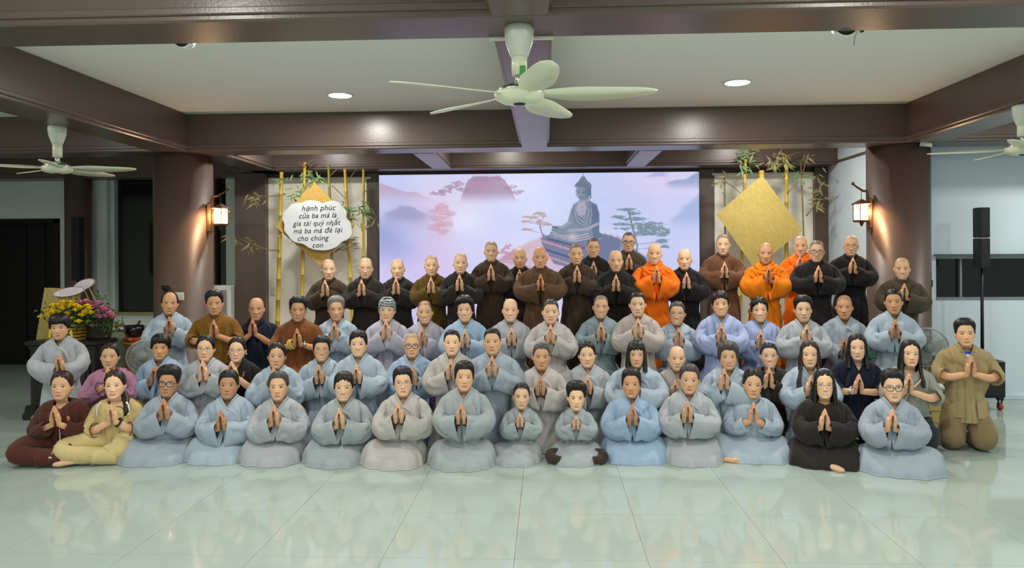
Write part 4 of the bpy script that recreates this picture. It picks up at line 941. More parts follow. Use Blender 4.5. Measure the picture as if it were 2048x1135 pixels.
P('D', 1186, 475, 536, 'blk', 'monk in a black robe standing behind two others below the pictured statue', None, 1, 1187, stub=.9, Y=9.1, glasses='thin', **ST)
P('D', 1232, 500, 563, 'blk', 'bald monk in a black robe left of the first orange robe', None, 1, 1232, stub=.06, Y=8.55, w=1.06, **ST)
P('D', 1257, 464, 521, 'ol', 'tall monk with black glasses in an olive robe at the very back', None, 1, 1258, stub=.9, Y=9.15, glasses='black', **ST)
P('D', 1309, 486, 546, 'or', 'smiling monk in a bright orange draped robe, left of the three in orange', None, 1, 1313, stub=.06, smile=.8, teeth=1, drape=1, neck='stand', sl='huge', w=1.05)
P('D', 1370, 497, 558, 'blk', 'bald monk in a black robe right of the first orange robe', None, 0, 1373, stub=.06, Y=8.75, fat=.03, w=1.06, **ST)
P('D', 1447, 468, 537, 'brn', 'monk in a reddish-brown robe below the woven mat', None, 0, 1449, stub=.7, Y=8.85, w=1.05, smile=0, **ST)
P('D', 1532, 485, 546, 'or2', 'tanned monk in an amber orange robe, middle of the three in orange', None, 2, 1537, stub=.25, drape=1, neck='stand', sl='huge', w=1.05, smile=.5)
P('D', 1602, 471, 524, 'or', 'monk in an orange robe half hidden behind another monk', None, 1, 1600, stub=.3, drape=1, neck='stand', sl='huge', Y=9.05, smile=0)
P('D', 1634, 480, 545, 'blk', 'monk with dark glasses in a wide black robe beside the orange robes', None, 1, 1637, stub=.8, Y=8.55, glasses='grey', w=1.14, **ST)
P('D', 1703, 470, 528, 'blk', 'monk with round glasses in a black robe before the pale blue return wall', None, 1, 1706, stub=.3, Y=8.9, glasses='round', smile=.1, w=1.08, **ST)
P('D', 1806, 515, 581, 'ol', 'smiling person in an olive robe standing against the right column', None, 1, 1809, stub=.3, Y=8.5, smile=.8, teeth=1, w=1.08, base=0, **ST)

def setup_people():
    cnt = {}
    for i, p in enumerate(PEOPLE):
        j = cnt[p['row']] = cnt.get(p['row'], 0)+1
        if 'Y' not in p and p['row'] in 'BC': p['Y'] = DEF[p['row']]['Y']+(.12 if j % 2 else -.12)
        d = DEF[p['row']]
        for a, b in d.items(): p.setdefault(a, b)
        p['seed'] = 100+i*13; p['rng'] = np.random.default_rng(p['seed']); r = p['rng']
        p.setdefault('w', 1.0); p['k'] = (1.0 if p['row'] in 'AB' and not p.get('kid') else p['Hh']/.25)*p.get('kb', 1.0)
        if p['row'] == 'A':
            xl, xr, yb = p['lap']; fr = ground((xl+xr)/2, yb); p['Y'] = fr.y+.37
        base = p.get('base', .25 if p['row'] == 'D' else 0.0)
        t = at(p['cx'], p['top'], p['Y']-.04)
        hair_t = HSTYLE[p['hair']][1] if p['hair'] else 0
        h = t.z-base-hair_t*.6
        p['ch'] = h-p['Hh']; p['c'] = p['ch']+.022*p['k']; X = t.x
        rz = -math.atan2(X, p['Y'])*.75*0+math.atan2(-X, p['Y'])*.6
        rz = math.atan2(-X, p['Y'])*.6
        if p['row'] in 'AB': rz *= .7
        p['rz'] = rz; p['loc'] = (X, p['Y'], base)
        p['hyaw'] = p.get('hyaw', 0)+r.uniform(-.07, .07)+math.atan2(-X, p['Y'])*.25; p['hroll'] = r.uniform(-.05, .05); p['hpitch'] = -math.atan2(CAM_H-t.z, p['Y'])*(.45 if p['row'] == 'A' else .8)+r.uniform(-.03, .04); p['hdx'] = 0.0
        # hands: picture point on a plane in front of the chest
        yh = .255*p['k']
        hw = at(p['hx'], p['hy'], p['Y']-yh); lx, ly = hw.x-X, -yh
        ca, sa = math.cos(-rz), math.sin(-rz)
        hz = hw.z-base
        p['hand'] = np.array((np.clip(lx*ca-ly*sa, -.07, .07), -yh*1.0, np.clip(hz, p['c']-.34*p['k'], p['c']-.06)))
        if p['row'] == 'A':
            s = p['Y']/F_PX; e = .98
            p['lap'] = ((p['cx']-p['lap'][0])*s*e*.98, (p['lap'][1]-p['cx'])*s*e*.98, .36, .22)
    for i, p in enumerate(PEOPLE): make_person(p, i)
setup_people()
# ------------------------------------------------------------------ the big screen and its picture
def paint_screen():
    nx = 540; ys = np.concatenate([np.linspace(345, 540, 176), np.linspace(544, 708, 24)]); xs = np.linspace(758, 1398, nx)
    X, Y = np.meshgrid(xs, ys)
    n1 = fbm(X/95+3, Y/60+2, 5, 5); n2 = fbm(X/150+9, Y/90+1, 25, 4); n3 = fbm(X/30, Y/18, 45, 3); n4 = fbm(X/7, Y/3.2, 65, 3)
    def cc(*a): return np.array(a, float)
    im = cc(204, 210, 244)+(n2[..., None]-.45)*cc(60, 30, 20)
    def mix(a, c): im[...] = im*(1-np.clip(a, 0, 1)[..., None])+cc(*c)*np.clip(a, 0, 1)[..., None]
    def gb(x, y, sx, sy): return np.exp(-((X-x)/sx)**2-((Y-y)/sy)**2)
    # lilac mist to the left and lower left, blue shadows in it
    mix(.7*gb(800, 520, 150, 120)*(.4+n1), (204, 192, 234)); mix(.6*gb(880, 450, 50, 80)*(.3+n1), (220, 180, 214)); mix(.8*gb(765, 470, 55, 42)*(.4+n1), (140, 160, 208))
    mix(.6*gb(820, 430, 45, 25)*(.4+n3), (150, 146, 186)); mix(.6*gb(790, 500, 50, 30), (150, 158, 212)); mix(.5*gb(900, 560, 200, 60), (206, 190, 238))
    mix(.75*gb(925, 440, 50, 45)*(.5+n1), (226, 230, 250)); mix(.6*gb(1330, 370, 90, 40)*(.5+n1), (216, 196, 230)); mix(.6*gb(1080, 400, 70, 60), (210, 222, 250))
    mix(.6*gb(1330, 520, 70, 90), (192, 198, 240)); mix(.5*gb(900, 395, 70, 25), (222, 206, 232))
    def below(pts, soft=3.0, rough=0.0):
        px, py = zip(*pts); return sstep(Y-np.interp(X, px, py)+rough*(n3-.4), -soft, soft)*sstep(X, px[0]-(14 if px[0] > 760 else 99), px[0]+4)*(1-sstep(X, px[-1]-4, px[-1]+(14 if px[-1] < 1396 else 99)))
    def poly(pts, soft=.8):
        px = np.array([q[0] for q in pts]); py = np.array([q[1] for q in pts]); ins = np.zeros(X.shape, bool); n = len(pts)
        for i in range(n):
            x1, y1, x2, y2 = px[i], py[i], px[(i+1) % n], py[(i+1) % n]
            if y1 == y2: continue
            ins ^= ((y1 > Y) != (y2 > Y)) & (X < (x2-x1)*(Y-y1)/(y2-y1)+x1)
        a = ins.astype(float); q = a.copy()
        q[1:-1, 1:-1] = (a[1:-1, 1:-1]*4+a[:-2, 1:-1]+a[2:, 1:-1]+a[1:-1, :-2]+a[1:-1, 2:])/8
        return q
    def stroke(pts, wd):
        a = np.zeros(X.shape)
        for (x1, y1), (x2, y2) in zip(pts[:-1], pts[1:]):
            dx, dy = x2-x1, y2-y1; t = np.clip(((X-x1)*dx+(Y-y1)*dy)/(dx*dx+dy*dy+1e-9), 0, 1)
            a = np.maximum(a, 1-sstep(np.hypot(X-x1-t*dx, Y-y1-t*dy), wd*.5, wd*1.1))
        return a
    # far ridges
    m = below([(758, 358), (790, 372), (830, 384), (860, 392)], 2, 14)*(1-sstep(Y, 372, 408)); mix(.65*m, (184, 146, 176))
    m = below([(775, 420), (800, 408), (830, 410), (850, 424)], 3, 12)*(1-sstep(Y, 420, 450)); mix(.45*m, (128, 128, 170))
    m = below([(922, 402), (930, 374), (940, 358), (950, 351), (1003, 351), (1013, 358), (1024, 376), (1036, 398)], 2, 9)*(1-sstep(Y, 378, 408)); mix(.85*m, (164, 136, 166)); mix(.3*m*gb(965, 362, 30, 16), (176, 110, 150))
    for x in np.arange(948, 1004, 6): mix(.7*gb(x, 350, 1.2, 4), (150, 130, 160))
    for x, y, s in ((905, 370, 12), (918, 364, 10), (893, 378, 12), (930, 376, 12), (880, 384, 14), (1022, 372, 10), (1036, 382, 12)): mix((1-sstep(((X-x)/(s*1.3))**2+((Y-y)/5)**2+(n4-.45)*3.2, .3, 1.2))*.7, (160, 134, 160)); 
    m = below([(860, 470), (872, 405), (890, 398), (905, 420), (915, 470)], 6, 18)*gb(885, 430, 34, 46); mix(.4*m, (214, 168, 190))
    for x, y, s in ((872, 420, 10), (884, 412, 12), (898, 424, 14), (876, 434, 16), (892, 446, 14), (870, 452, 14), (886, 460, 12)): mix((1-sstep(((X-x)/(s*1.2))**2+((Y-y)/7)**2+(n4-.45)*3.0, .3, 1.3))*.45, (196, 144, 160))
    m = below([(1340, 366), (1368, 362), (1385, 352), (1398, 344)], 3, 8)*(1-sstep(Y, 362, 385)); mix(.75*m, (128, 152, 190))
    m = below([(1290, 356), (1310, 346), (1330, 345)], 2, 4)*(1-sstep(Y, 350, 358)); mix(.5*m, (140, 150, 206))
    m = below([(1345, 440), (1370, 415), (1398, 392)], 8, 20)*(1-sstep(Y, 430, 465)); mix(.7*m, (150, 172, 214))
    # hill and stairs under the statue
    m = below([(990, 520), (1010, 512), (1060, 486), (1090, 470), (1240, 472), (1270, 500), (1300, 540), (1340, 580)], 5, 10); mix(.55*m*(1-sstep(Y, 540, 640)), (196, 160, 176)); mix(.55*m*gb(1030, 490, 40, 18), (210, 168, 160))
    m = below([(1180, 480), (1215, 470), (1245, 480), (1300, 520), (1330, 560)], 3, 6); mix(.7*m*(1-sstep(Y, 540, 620)), (98, 124, 168))
    mix(.9*poly([(1084, 476), (1094, 470), (1201, 466), (1228, 474), (1244, 482), (1240, 500), (1236, 540), (1160, 540), (1110, 528), (1086, 488)]), (104, 116, 150))
    for k, (x1, y1, x2, y2) in enumerate(((1088, 482, 1150, 502), (1090, 498, 1156, 520), (1094, 512, 1150, 532), (1100, 478, 1170, 496))): mix(stroke([(x1, y1), (x2, y2)], 2.6)*.85, (204, 150, 162) if k % 2 == 0 else (70, 84, 122))
    for x, y in ((1090, 470), (1098, 478), (1112, 484), (1128, 490), (1144, 498), (1212, 470), (1224, 474), (1236, 478)): mix(.8*gb(x, y, 1.3, 4), (110, 90, 120))
    # small temple roofs at the left foot
    for x, y, s in ((1015, 494, 9), (1022, 490, 6), (1008, 502, 10), (1030, 504, 12), (1018, 512, 16)): mix(.65*poly([(x-s, y+s*.5), (x, y-s*.7), (x+s, y+s*.5)]), (188, 128, 146)); 
    mix(stroke([(1000, 520), (1050, 530), (1080, 545)], 3)*.6, (186, 142, 160))
    # statue
    st, sh, hi = (122, 138, 160), (84, 102, 134), (188, 180, 196)
    body = [(1164, 399), (1150, 408), (1145, 418), (1142, 428), (1138, 444), (1126, 452), (1110, 452), (1107, 455), (1102, 468), (1106, 476), (1120, 480), (1130, 484), (1152, 486), (1178, 482), (1206, 479), (1208, 470), (1200, 464), (1201, 440), (1200, 424), (1196, 410), (1184, 402), (1180, 397)]
    mix(poly(body), st)
    mix(poly([(1180, 402), (1196, 410), (1201, 430), (1200, 464), (1208, 474), (1190, 480), (1184, 450), (1186, 425)])*.75, sh)
    mix(poly([(1158, 404), (1172, 402), (1176, 414), (1172, 430), (1160, 432), (1154, 420)])*.8, (178, 168, 190))
    for pts in ([(1152, 410), (1149, 424), (1154, 444)], [(1160, 432), (1168, 438), (1176, 430), (1178, 412)], [(1157, 438), (1168, 447), (1180, 436)], [(1154, 444), (1167, 453), (1182, 444)], [(1182, 408), (1184, 430), (1180, 448)]):
        mix(stroke(pts, 1.3)*.8, sh); mix(stroke([(x+1.6, y-1) for x, y in pts], 1.0)*.6, hi)
    mix(stroke([(1144, 444), (1130, 454), (1112, 454)], 3.2), (150, 152, 174)); mix(stroke([(1197, 448), (1176, 459), (1140, 461)], 3.4), (162, 160, 182)); mix(stroke([(1108, 453), (1118, 456)], 2.2), (96, 106, 130))
    for k in range(6): mix(stroke([(1104+2*k, 462+k*2.6), (1122+3*k, 471+k*2.2), (1150+k, 474+k*2.2), (1178+2*k, 468+k*2)], 1.2)*.85, (206, 192, 204) if k % 2 == 0 else (92, 104, 136))
    mix(.8*gb(1148, 474, 10, 8), (206, 190, 202))
    mix(poly([(1161, 398), (1163, 404), (1181, 404), (1181, 394)]), (150, 150, 172))
    e = 1-sstep(((X-1168.5)/14.5)**2+((Y-383)/17.5)**2, .85, 1.1); mix(e, st); mix(e*sstep(X, 1168, 1180)*.7, sh); mix(e*(1-sstep(X, 1156, 1164))*.6, (170, 166, 186))
    hr = (1-sstep(((X-1169)/17)**2+((Y-373)/13)**2, .85, 1.1))*(1-sstep(Y-374-.06*(X-1169), -1.5, 1.5)); mix(hr, (102, 112, 136)); mix(hr*(np.sin(X*1.9)*np.sin(Y*1.9) > .2)*.4, (140, 148, 170))
    mix(1-sstep(((X-1169)/8.5)**2+((Y-361)/5)**2, .8, 1.15), (112, 122, 146)); mix(1-sstep(((X-1169)/5)**2+((Y-355.5)/4)**2, .8, 1.15), (112, 122, 146)); mix(stroke([(1169, 352), (1169, 346)], 1.0), (104, 116, 142))
    mix(stroke([(1183, 376), (1183.5, 396)], 1.8), (92, 104, 132)); mix(stroke([(1158, 383), (1164, 384.5)], .9), (70, 80, 104)); mix(stroke([(1167, 384.5), (1175, 384)], .9), (70, 80, 104)); mix(stroke([(1165, 380), (1164, 389)], .8), (182, 176, 194)); mix(stroke([(1161, 394), (1169, 394)], .9), (84, 92, 118))
    # pines
    def pine(trunk, clumps, leaf, bark):
        mix(stroke(trunk, 1.6), bark)
        for x, y, sx, sy in clumps:
            mix(stroke([(np.interp(y+6, [q[1] for q in trunk][::-1], [q[0] for q in trunk][::-1]), y+7), (x, y+1)], .7)*.7, bark)
            mix((1-sstep(((X-x)/sx)**2+((Y-y)/sy)**2+(n4-.45)*3.2, .3, 1.2))*.85, leaf)
    pine([(1082, 440), (1083, 455), (1088, 472)], [(1081, 426, 13, 3.2), (1064, 433, 16, 3.2), (1088, 431, 10, 3), (1057, 442, 18, 3.4), (1082, 443, 15, 3.4), (1056, 458, 12, 2.6), (1094, 448, 12, 2.6)], (176, 152, 148), (160, 124, 120))
    pine([(1259, 420), (1262, 436), (1268, 462), (1276, 492), (1272, 520)], [(1255, 419, 17, 3.8), (1238, 434, 14, 4), (1270, 427, 18, 4), (1272, 439, 24, 5), (1250, 449, 20, 3.6), (1292, 450, 34, 6.5), (1306, 459, 34, 7), (1318, 468, 26, 6), (1248, 458, 18, 3), (1284, 468, 24, 4), (1322, 484, 16, 4.5), (1330, 494, 10, 4)], (112, 132, 146), (98, 108, 126))
    # lettered lower part of the picture, hidden behind the rows: light bands
    for y in np.arange(575, 705, 15): mix(.35*np.exp(-((Y-y)/3)**2)*(X < 900), (176, 130, 222))
    im = np.clip(im, 0, 255)
    return xs, ys, lin(im)
def build_screen():
    xs, ys, im = paint_screen()
    a = at(758, 349, 11.40); b = at(1398, 344, 11.40); lo = .34; ht = (a.z+b.z)/2
    o = empty('led_screen', ((a.x+b.x)/2, 11.42, lo), 0, 'large lit screen showing a misty mountain scene with a seated stone statue', 'screen')
    w2 = (b.x-a.x)/2; hh = ht-lo
    X, Zz = np.meshgrid(np.linspace(-w2, w2, len(xs)), hh-(ys-ys[0])/(ys[-1]-ys[0])*hh)
    V = np.stack([X, 0*X-.022, Zz], -1).reshape(-1, 3)
    link_mesh('display', V, [grid(len(ys), len(xs), False)], attr_mat('screen_picture', .4, .3, emit=.76), o, True, im.reshape(-1, 3))
    m = MB(); m.box(-w2-.012, w2+.012, -.02, .05, -.012, hh+.012, .004); m.build('cabinet', M_BLACK, o)
build_screen()
# ------------------------------------------------------------------ bamboo decoration
M_BAM = [mat('bamboo_yellow', (188, 158, 52), .45, .4, var=.22, vscale=9, stretch=(1, 1, .5)), mat('bamboo_green', (138, 132, 48), .45, .4, var=.2, vscale=9, stretch=(1, 1, .5)), mat('bamboo_twig', (128, 108, 62), .6, .3)]
M_LEAF = mat('bamboo_leaf', (118, 142, 92), .6, .3, var=.3, vscale=8); M_DRY = mat('dry_leaf', (150, 140, 98), .7, .2, var=.2, vscale=8)
def leaf_bunch(mb, c, r, n, L=.10, down=.6):
    for i in range(n):
        d = np.array((r.normal(), r.normal()*.35, -down+r.normal()*.5)); d /= np.linalg.norm(d)
        s = np.asarray(c)+r.normal(size=3)*np.array((.05, .02, .05)); q = np.cross(d, (0, 1, .3)); q /= np.linalg.norm(q); l = L*r.uniform(.6, 1.2)
        mb.add(np.array([s, s+d*l*.4+q*l*.09, s+d*l, s+d*l*.4-q*l*.09]), [[[0, 1, 2, 3]]])
def bamboo(px0, py0, px1, py1, rad, kind, label, twigs=(), Y=10.86, leaves=(), y_end=None):
    A = at(px0, py0, Y); B = at(px1, py1, Y); D = (B-A); t = (.26-A.z)/D.z; B = A+D*t
    o = empty('bamboo_pole', (B.x, B.y, .25), 0, label, 'bamboo', None)
    loc = Vector((B.x, B.y, .25)); r = np.random.default_rng(int(px0))
    P0 = np.array(B-loc); P1 = np.array(A-loc); L = np.linalg.norm(P1-P0); n = max(5, int(L/.30)); pts, rr = [], []
    for i in range(n+1):
        c = P0+(P1-P0)*i/n
        for dz, f in ((-.012, .97), (-.004, 1.16), (.004, 1.16), (.012, .97)):
            pts.append(c+(P1-P0)/L*dz); rr.append(rad*f*(1.05-.25*i/n))
    mb = MB(); mb.tube(pts, rr, 10); mb.build('culm', M_BAM[kind], o, smooth=True)
    if twigs:
        for tw in twigs:
            q = [np.array(at(x, y, Y-.04)-loc) for x, y in tw]; mb = MB(); mb.tube(q, np.linspace(.009, .004, len(q)), 6); mb.build('twig', M_BAM[2], o, smooth=True)
    if leaves:
        for (x, y, n_, dry) in leaves:
            mb = MB(); leaf_bunch(mb, np.array(at(x, y, Y-.05)-loc), r, n_, .15); lo = mb.build('leaves', M_DRY if dry else M_LEAF, o); lo['kind'] = 'stuff'
    return o
bamboo(563, 346, 555, 650, .034, 0, 'thick yellow bamboo pole, leftmost of the left backdrop panel', twigs=[[(558, 500), (535, 500), (505, 488), (486, 480), (468, 470)], [(560, 388), (545, 392), (520, 392), (500, 388)]], leaves=[(500, 393, 10, 1), (516, 396, 8, 1), (472, 474, 8, 1), (500, 487, 10, 1), (568, 355, 8, 0)])
bamboo(610, 326, 603, 650, .030, 0, 'yellow bamboo pole passing behind the left woven mat, second from the left', twigs=[[(610, 330), (622, 322), (632, 318)], [(609, 334), (596, 322)]], leaves=[(612, 350, 16, 0), (632, 352, 18, 0), (588, 388, 16, 0), (612, 384, 14, 0)])
bamboo(657, 330, 668, 620, .024, 1, 'bamboo pole above the handwritten paper, ending beside its right shoulder', twigs=[[(660, 352), (676, 336)], [(664, 370), (690, 396)], [(670, 504), (690, 490), (704, 480)]], leaves=[(696, 490, 10, 1), (702, 482, 10, 1), (690, 420, 10, 0)])
bamboo(690, 340, 706, 650, .027, 0, 'slanting yellow bamboo pole along the right corner of the left mat', twigs=[[(696, 364), (704, 350), (716, 334)], [(702, 424), (688, 430)]], leaves=[(686, 424, 12, 0), (706, 436, 10, 0), (690, 418, 8, 0)])
bamboo(727, 340, 727, 640, .024, 0, 'straight bamboo pole at the right edge of the left backdrop panel', twigs=[[(728, 384), (740, 376)]], leaves=[(722, 412, 16, 0), (732, 420, 10, 0), (738, 446, 6, 1)])
bamboo(1449, 345, 1452, 640, .015, 2, 'thin brown bamboo stem, leftmost of the right backdrop panel', twigs=[[(1449, 345), (1444, 341)], [(1450, 392), (1445, 384)], [(1450, 352), (1466, 350), (1482, 356)], [(1450, 362), (1470, 376), (1490, 395)]], leaves=[(1444, 362, 6, 1)])
bamboo(1491, 320, 1478, 640, .024, 0, 'yellow bamboo pole behind the left side of the right mat, green leaves on top', leaves=[(1488, 312, 14, 0), (1502, 306, 12, 0), (1484, 330, 8, 0)])
bamboo(1573, 312, 1573, 640, .032, 0, 'thick yellow bamboo pole behind the right mat with branching top', twigs=[[(1573, 316), (1556, 324), (1534, 338)], [(1573, 314), (1590, 306), (1612, 302)], [(1573, 318), (1580, 330), (1592, 344)], [(1574, 386), (1584, 376), (1596, 362)]], leaves=[(1548, 320, 12, 1), (1560, 316, 8, 1), (1575, 328, 8, 0), (1545, 330, 7, 1), (1612, 304, 6, 1)])
bamboo(1603, 348, 1613, 640, .013, 2, 'thin knotty bamboo stem, rightmost of the right backdrop panel', twigs=[[(1603, 350), (1602, 336), (1601, 322)], [(1604, 350), (1610, 330), (1612, 310)], [(1612, 432), (1626, 414), (1646, 388)]], leaves=[(1602, 356, 12, 0), (1636, 402, 12, 1), (1640, 378, 10, 1), (1634, 350, 8, 1)])
def weave_mat(name, c1, c2, sc):
    m = bpy.data.materials.new(name); m.use_nodes = True; nt = m.node_tree; b = nt.nodes['Principled BSDF']
    tc = nt.nodes.new('ShaderNodeTexCoord'); mp = nt.nodes.new('ShaderNodeMapping'); mp.inputs['Scale'].default_value = (sc, sc, sc)
    br = nt.nodes.new('ShaderNodeTexBrick'); br.inputs['Scale'].default_value = 1.0; br.inputs['Brick Width'].default_value = 2.6; br.inputs['Row Height'].default_value = .55; br.inputs['Mortar Size'].default_value = .03; br.inputs['Bias'].default_value = 0
    br.inputs['Color1'].default_value = rgba(c1); br.inputs['Color2'].default_value = rgba(c2); br.inputs['Mortar'].default_value = rgba(tuple(v*.8 for v in c2))
    nt.links.new(tc.outputs['UV'], mp.inputs['Vector']); nt.links.new(mp.outputs[0], br.inputs['Vector']); 
    nz = nt.nodes.new('ShaderNodeTexNoise'); nz.inputs['Scale'].default_value = 6; nt.links.new(tc.outputs['UV'], nz.inputs['Vector'])
    mx = nt.nodes.new('ShaderNodeMix'); mx.data_type = 'RGBA'; mx.blend_type = 'MULTIPLY'; mx.inputs[0].default_value = .5
    nt.links.new(br.outputs['Color'], mx.inputs[6]); nt.links.new(nz.outputs['Color'], mx.inputs[7])
    hs = nt.nodes.new('ShaderNodeMix'); hs.data_type = 'RGBA'; hs.inputs[0].default_value = .75; nt.links.new(mx.outputs[2], hs.inputs[6]); nt.links.new(br.outputs['Color'], hs.inputs[7])
    nt.links.new(hs.outputs[2], b.inputs['Base Color']); b.inputs['Roughness'].default_value = .7
    bp = nt.nodes.new('ShaderNodeBump'); bp.inputs['Strength'].default_value = .25; bp.inputs['Distance'].default_value = .004; nt.links.new(br.outputs['Fac'], bp.inputs['Height']); bp.invert = True; nt.links.new(bp.outputs[0], b.inputs['Normal'])
    return m
def woven_panel(corners, Y, m, name, label, cat, bulge=.02, th=.012, N=36):
    """corners: picture points top, right, bottom, left on the plane at depth Y"""
    c = [np.array(at(x, y, Y)) for x, y in corners]; loc = np.mean(c, 0)
    u, v = np.meshgrid(np.linspace(0, 1, N), np.linspace(0, 1, N)); q = lambda k: (c[k]-loc)
    G = (q(0)*((1-u)*(1-v))[..., None]+q(1)*(u*(1-v))[..., None]+q(2)*(u*v)[..., None]+q(3)*((1-u)*v)[..., None])
    wv = .003*np.sign(np.sin(u*PI*26)*np.sin(v*PI*26)); G[..., 1] -= bulge*np.sin(u*PI)*np.sin(v*PI)
    ed = 1+.012*np.sin(v*70)*np.where((u < .01) | (u > .99), 1, 0)+.012*np.sin(u*70)*np.where((v < .01) | (v > .99), 1, 0); G[..., 0] *= ed; G[..., 2] *= ed
    bk = G.copy(); bk[..., 1] += th
    V = np.concatenate([G.reshape(-1, 3), bk.reshape(-1, 3)]); n = N*N
    f = grid(N, N, False); rim = np.concatenate([np.arange(N), np.arange(1, N)*N+N-1, (N-1)*N+np.arange(N-2, -1, -1), np.arange(N-2, 0, -1)*N])
    rq = np.stack([rim, np.roll(rim, -1), np.roll(rim, -1)+n, rim+n], 1).astype(np.int32)
    o = link_mesh(name, V, [f, (f+n)[:, ::-1].copy(), rq], m, None, False)
    uv = o.data.uv_layers.new(name='UV'); li = np.zeros(len(o.data.loops), np.int32); o.data.loops.foreach_get('vertex_index', li)
    U = np.stack([np.tile(u.reshape(-1), 2), np.tile(v.reshape(-1), 2)], 1)[li].astype(np.float32); uv.data.foreach_set('uv', U.reshape(-1))
    o.location = loc; return tag(o, label, cat)
M_MATL = weave_mat('woven_mat_golden', (206, 170, 88), (190, 152, 70), 40); M_MATR = weave_mat('woven_mat_pale', (206, 184, 104), (190, 165, 86), 44)
woven_panel([(627, 362), (710, 447), (641, 532), (550, 452)], 10.78, M_MATL, 'woven_mat', 'golden woven mat hung as a diamond behind the handwritten paper', 'mat')
woven_panel([(1524, 350), (1606, 460), (1508, 536), (1433, 428)], 10.78, M_MATR, 'woven_mat', 'pale woven bamboo mat hung as a diamond above the orange-robed monks', 'mat')
b = MB(); q = at(1523, 345, 10.82); b.lathe([(.0, -.09), (.035, -.09), (.045, -.05), (.035, -.02), (.042, 0), (.036, .03), (0, .035)], tuple(q), 12); tag(b.build('mat_knob', M_BAM[0], None, smooth=True), 'yellow bamboo end above the top corner of the pale woven mat', 'bamboo')
def paper_sign():
    Y = 10.70; c = at(633, 447, Y); s = Y/F_PX
    o = empty('paper_sign', tuple(c), 0, 'white cloud-shaped paper with handwritten Vietnamese lines on the golden mat', 'sign')
    out = [(-30, -42), (-18, -47), (0, -46), (12, -41), (22, -44), (36, -46), (48, -40), (54, -32), (62, -22), (62, -8), (70, 2), (72, 16), (72, 28), (64, 38), (52, 44), (44, 52), (34, 58), (18, 62), (0, 61), (-14, 57), (-24, 50), (-30, 47), (-44, 44), (-52, 38), (-58, 30), (-66, 18), (-66, 4), (-70, -8), (-68, -20), (-60, -28), (-52, -38), (-40, -42)]
    t = np.arange(len(out)+1); pp = np.array(out+[out[0]], float); f = sinterp(np.linspace(0, len(out), 97)[:-1], t, pp)
    poly = np.stack([f[:, 0]*s, -(f[:, 1]-4)*s*.93], 1)
    m = MB(); m.prism(poly, -.004, .004); m.build('paper', mat('white_paper', (206, 210, 212), .8), o)
    ink = mat('black_ink', (22, 20, 22), .8)
    ft = None
    for txt, x, y, sz in (('h\u1ea1nh ph\u00fac', 4, -33, 18), ('c\u1ee7a ba m\u00e1 l\u00e0', 2, -17, 17), ('gia t\u00e0i qu\u00fd nh\u1ea5t', 0, -1, 17), ('m\u00e0 ba m\u00e1 \u0111\u00ea l\u1ea1i', 2, 15, 17), ('cho ch\u00fang', -8, 31, 17), ('con', 2, 46, 17)):
        cu = bpy.data.curves.new('handwriting', 'FONT'); cu.body = txt; cu.align_x = 'CENTER'; cu.align_y = 'CENTER'; cu.size = sz*s*.87; cu.shear = .25; cu.extrude = .0008; cu.space_character = 1.04; cu.offset = -.0003
        t_ = bpy.data.objects.new('handwriting_curve', cu); me = bpy.data.meshes.new_from_object(t_); bpy.data.objects.remove(t_); me.materials.clear(); me.materials.append(ink); l = bpy.data.objects.new('lettering', me); l['kind'] = 'stuff'; C.objects.link(l); l.parent = o; l.location = (x*s, -.007, -y*s*.95); l.rotation_euler = (PI/2, 0, 0); l.rotation_euler.y = -.02
    # the hook of the e in the fourth line
    def wid(t):
        cu = bpy.data.curves.new('w', 'FONT'); cu.body = t; cu.size = 17*s*.87; cu.shear = .25; cu.space_character = 1.04
        t_ = bpy.data.objects.new('w', cu); me = bpy.data.meshes.new_from_object(t_); bpy.data.objects.remove(t_); v = [q.co.x for q in me.vertices]; bpy.data.meshes.remove(me); return max(v)
    full = '\u006d\u00e0 ba m\u00e1 \u0111\u00ea l\u1ea1i'; hx = 2*s-wid(full)/2+wid(full[:11])+.006; hz = -15*s*.95+9.2*s
    m = MB(); m.tube([(hx-.010, -.008, hz+.010), (hx, -.008, hz+.017), (hx+.008, -.008, hz+.010), (hx+.002, -.008, hz+.002), (hx, -.008, hz-.006)], .003, 6); m.build('lettering_hook', ink, o)
paper_sign()
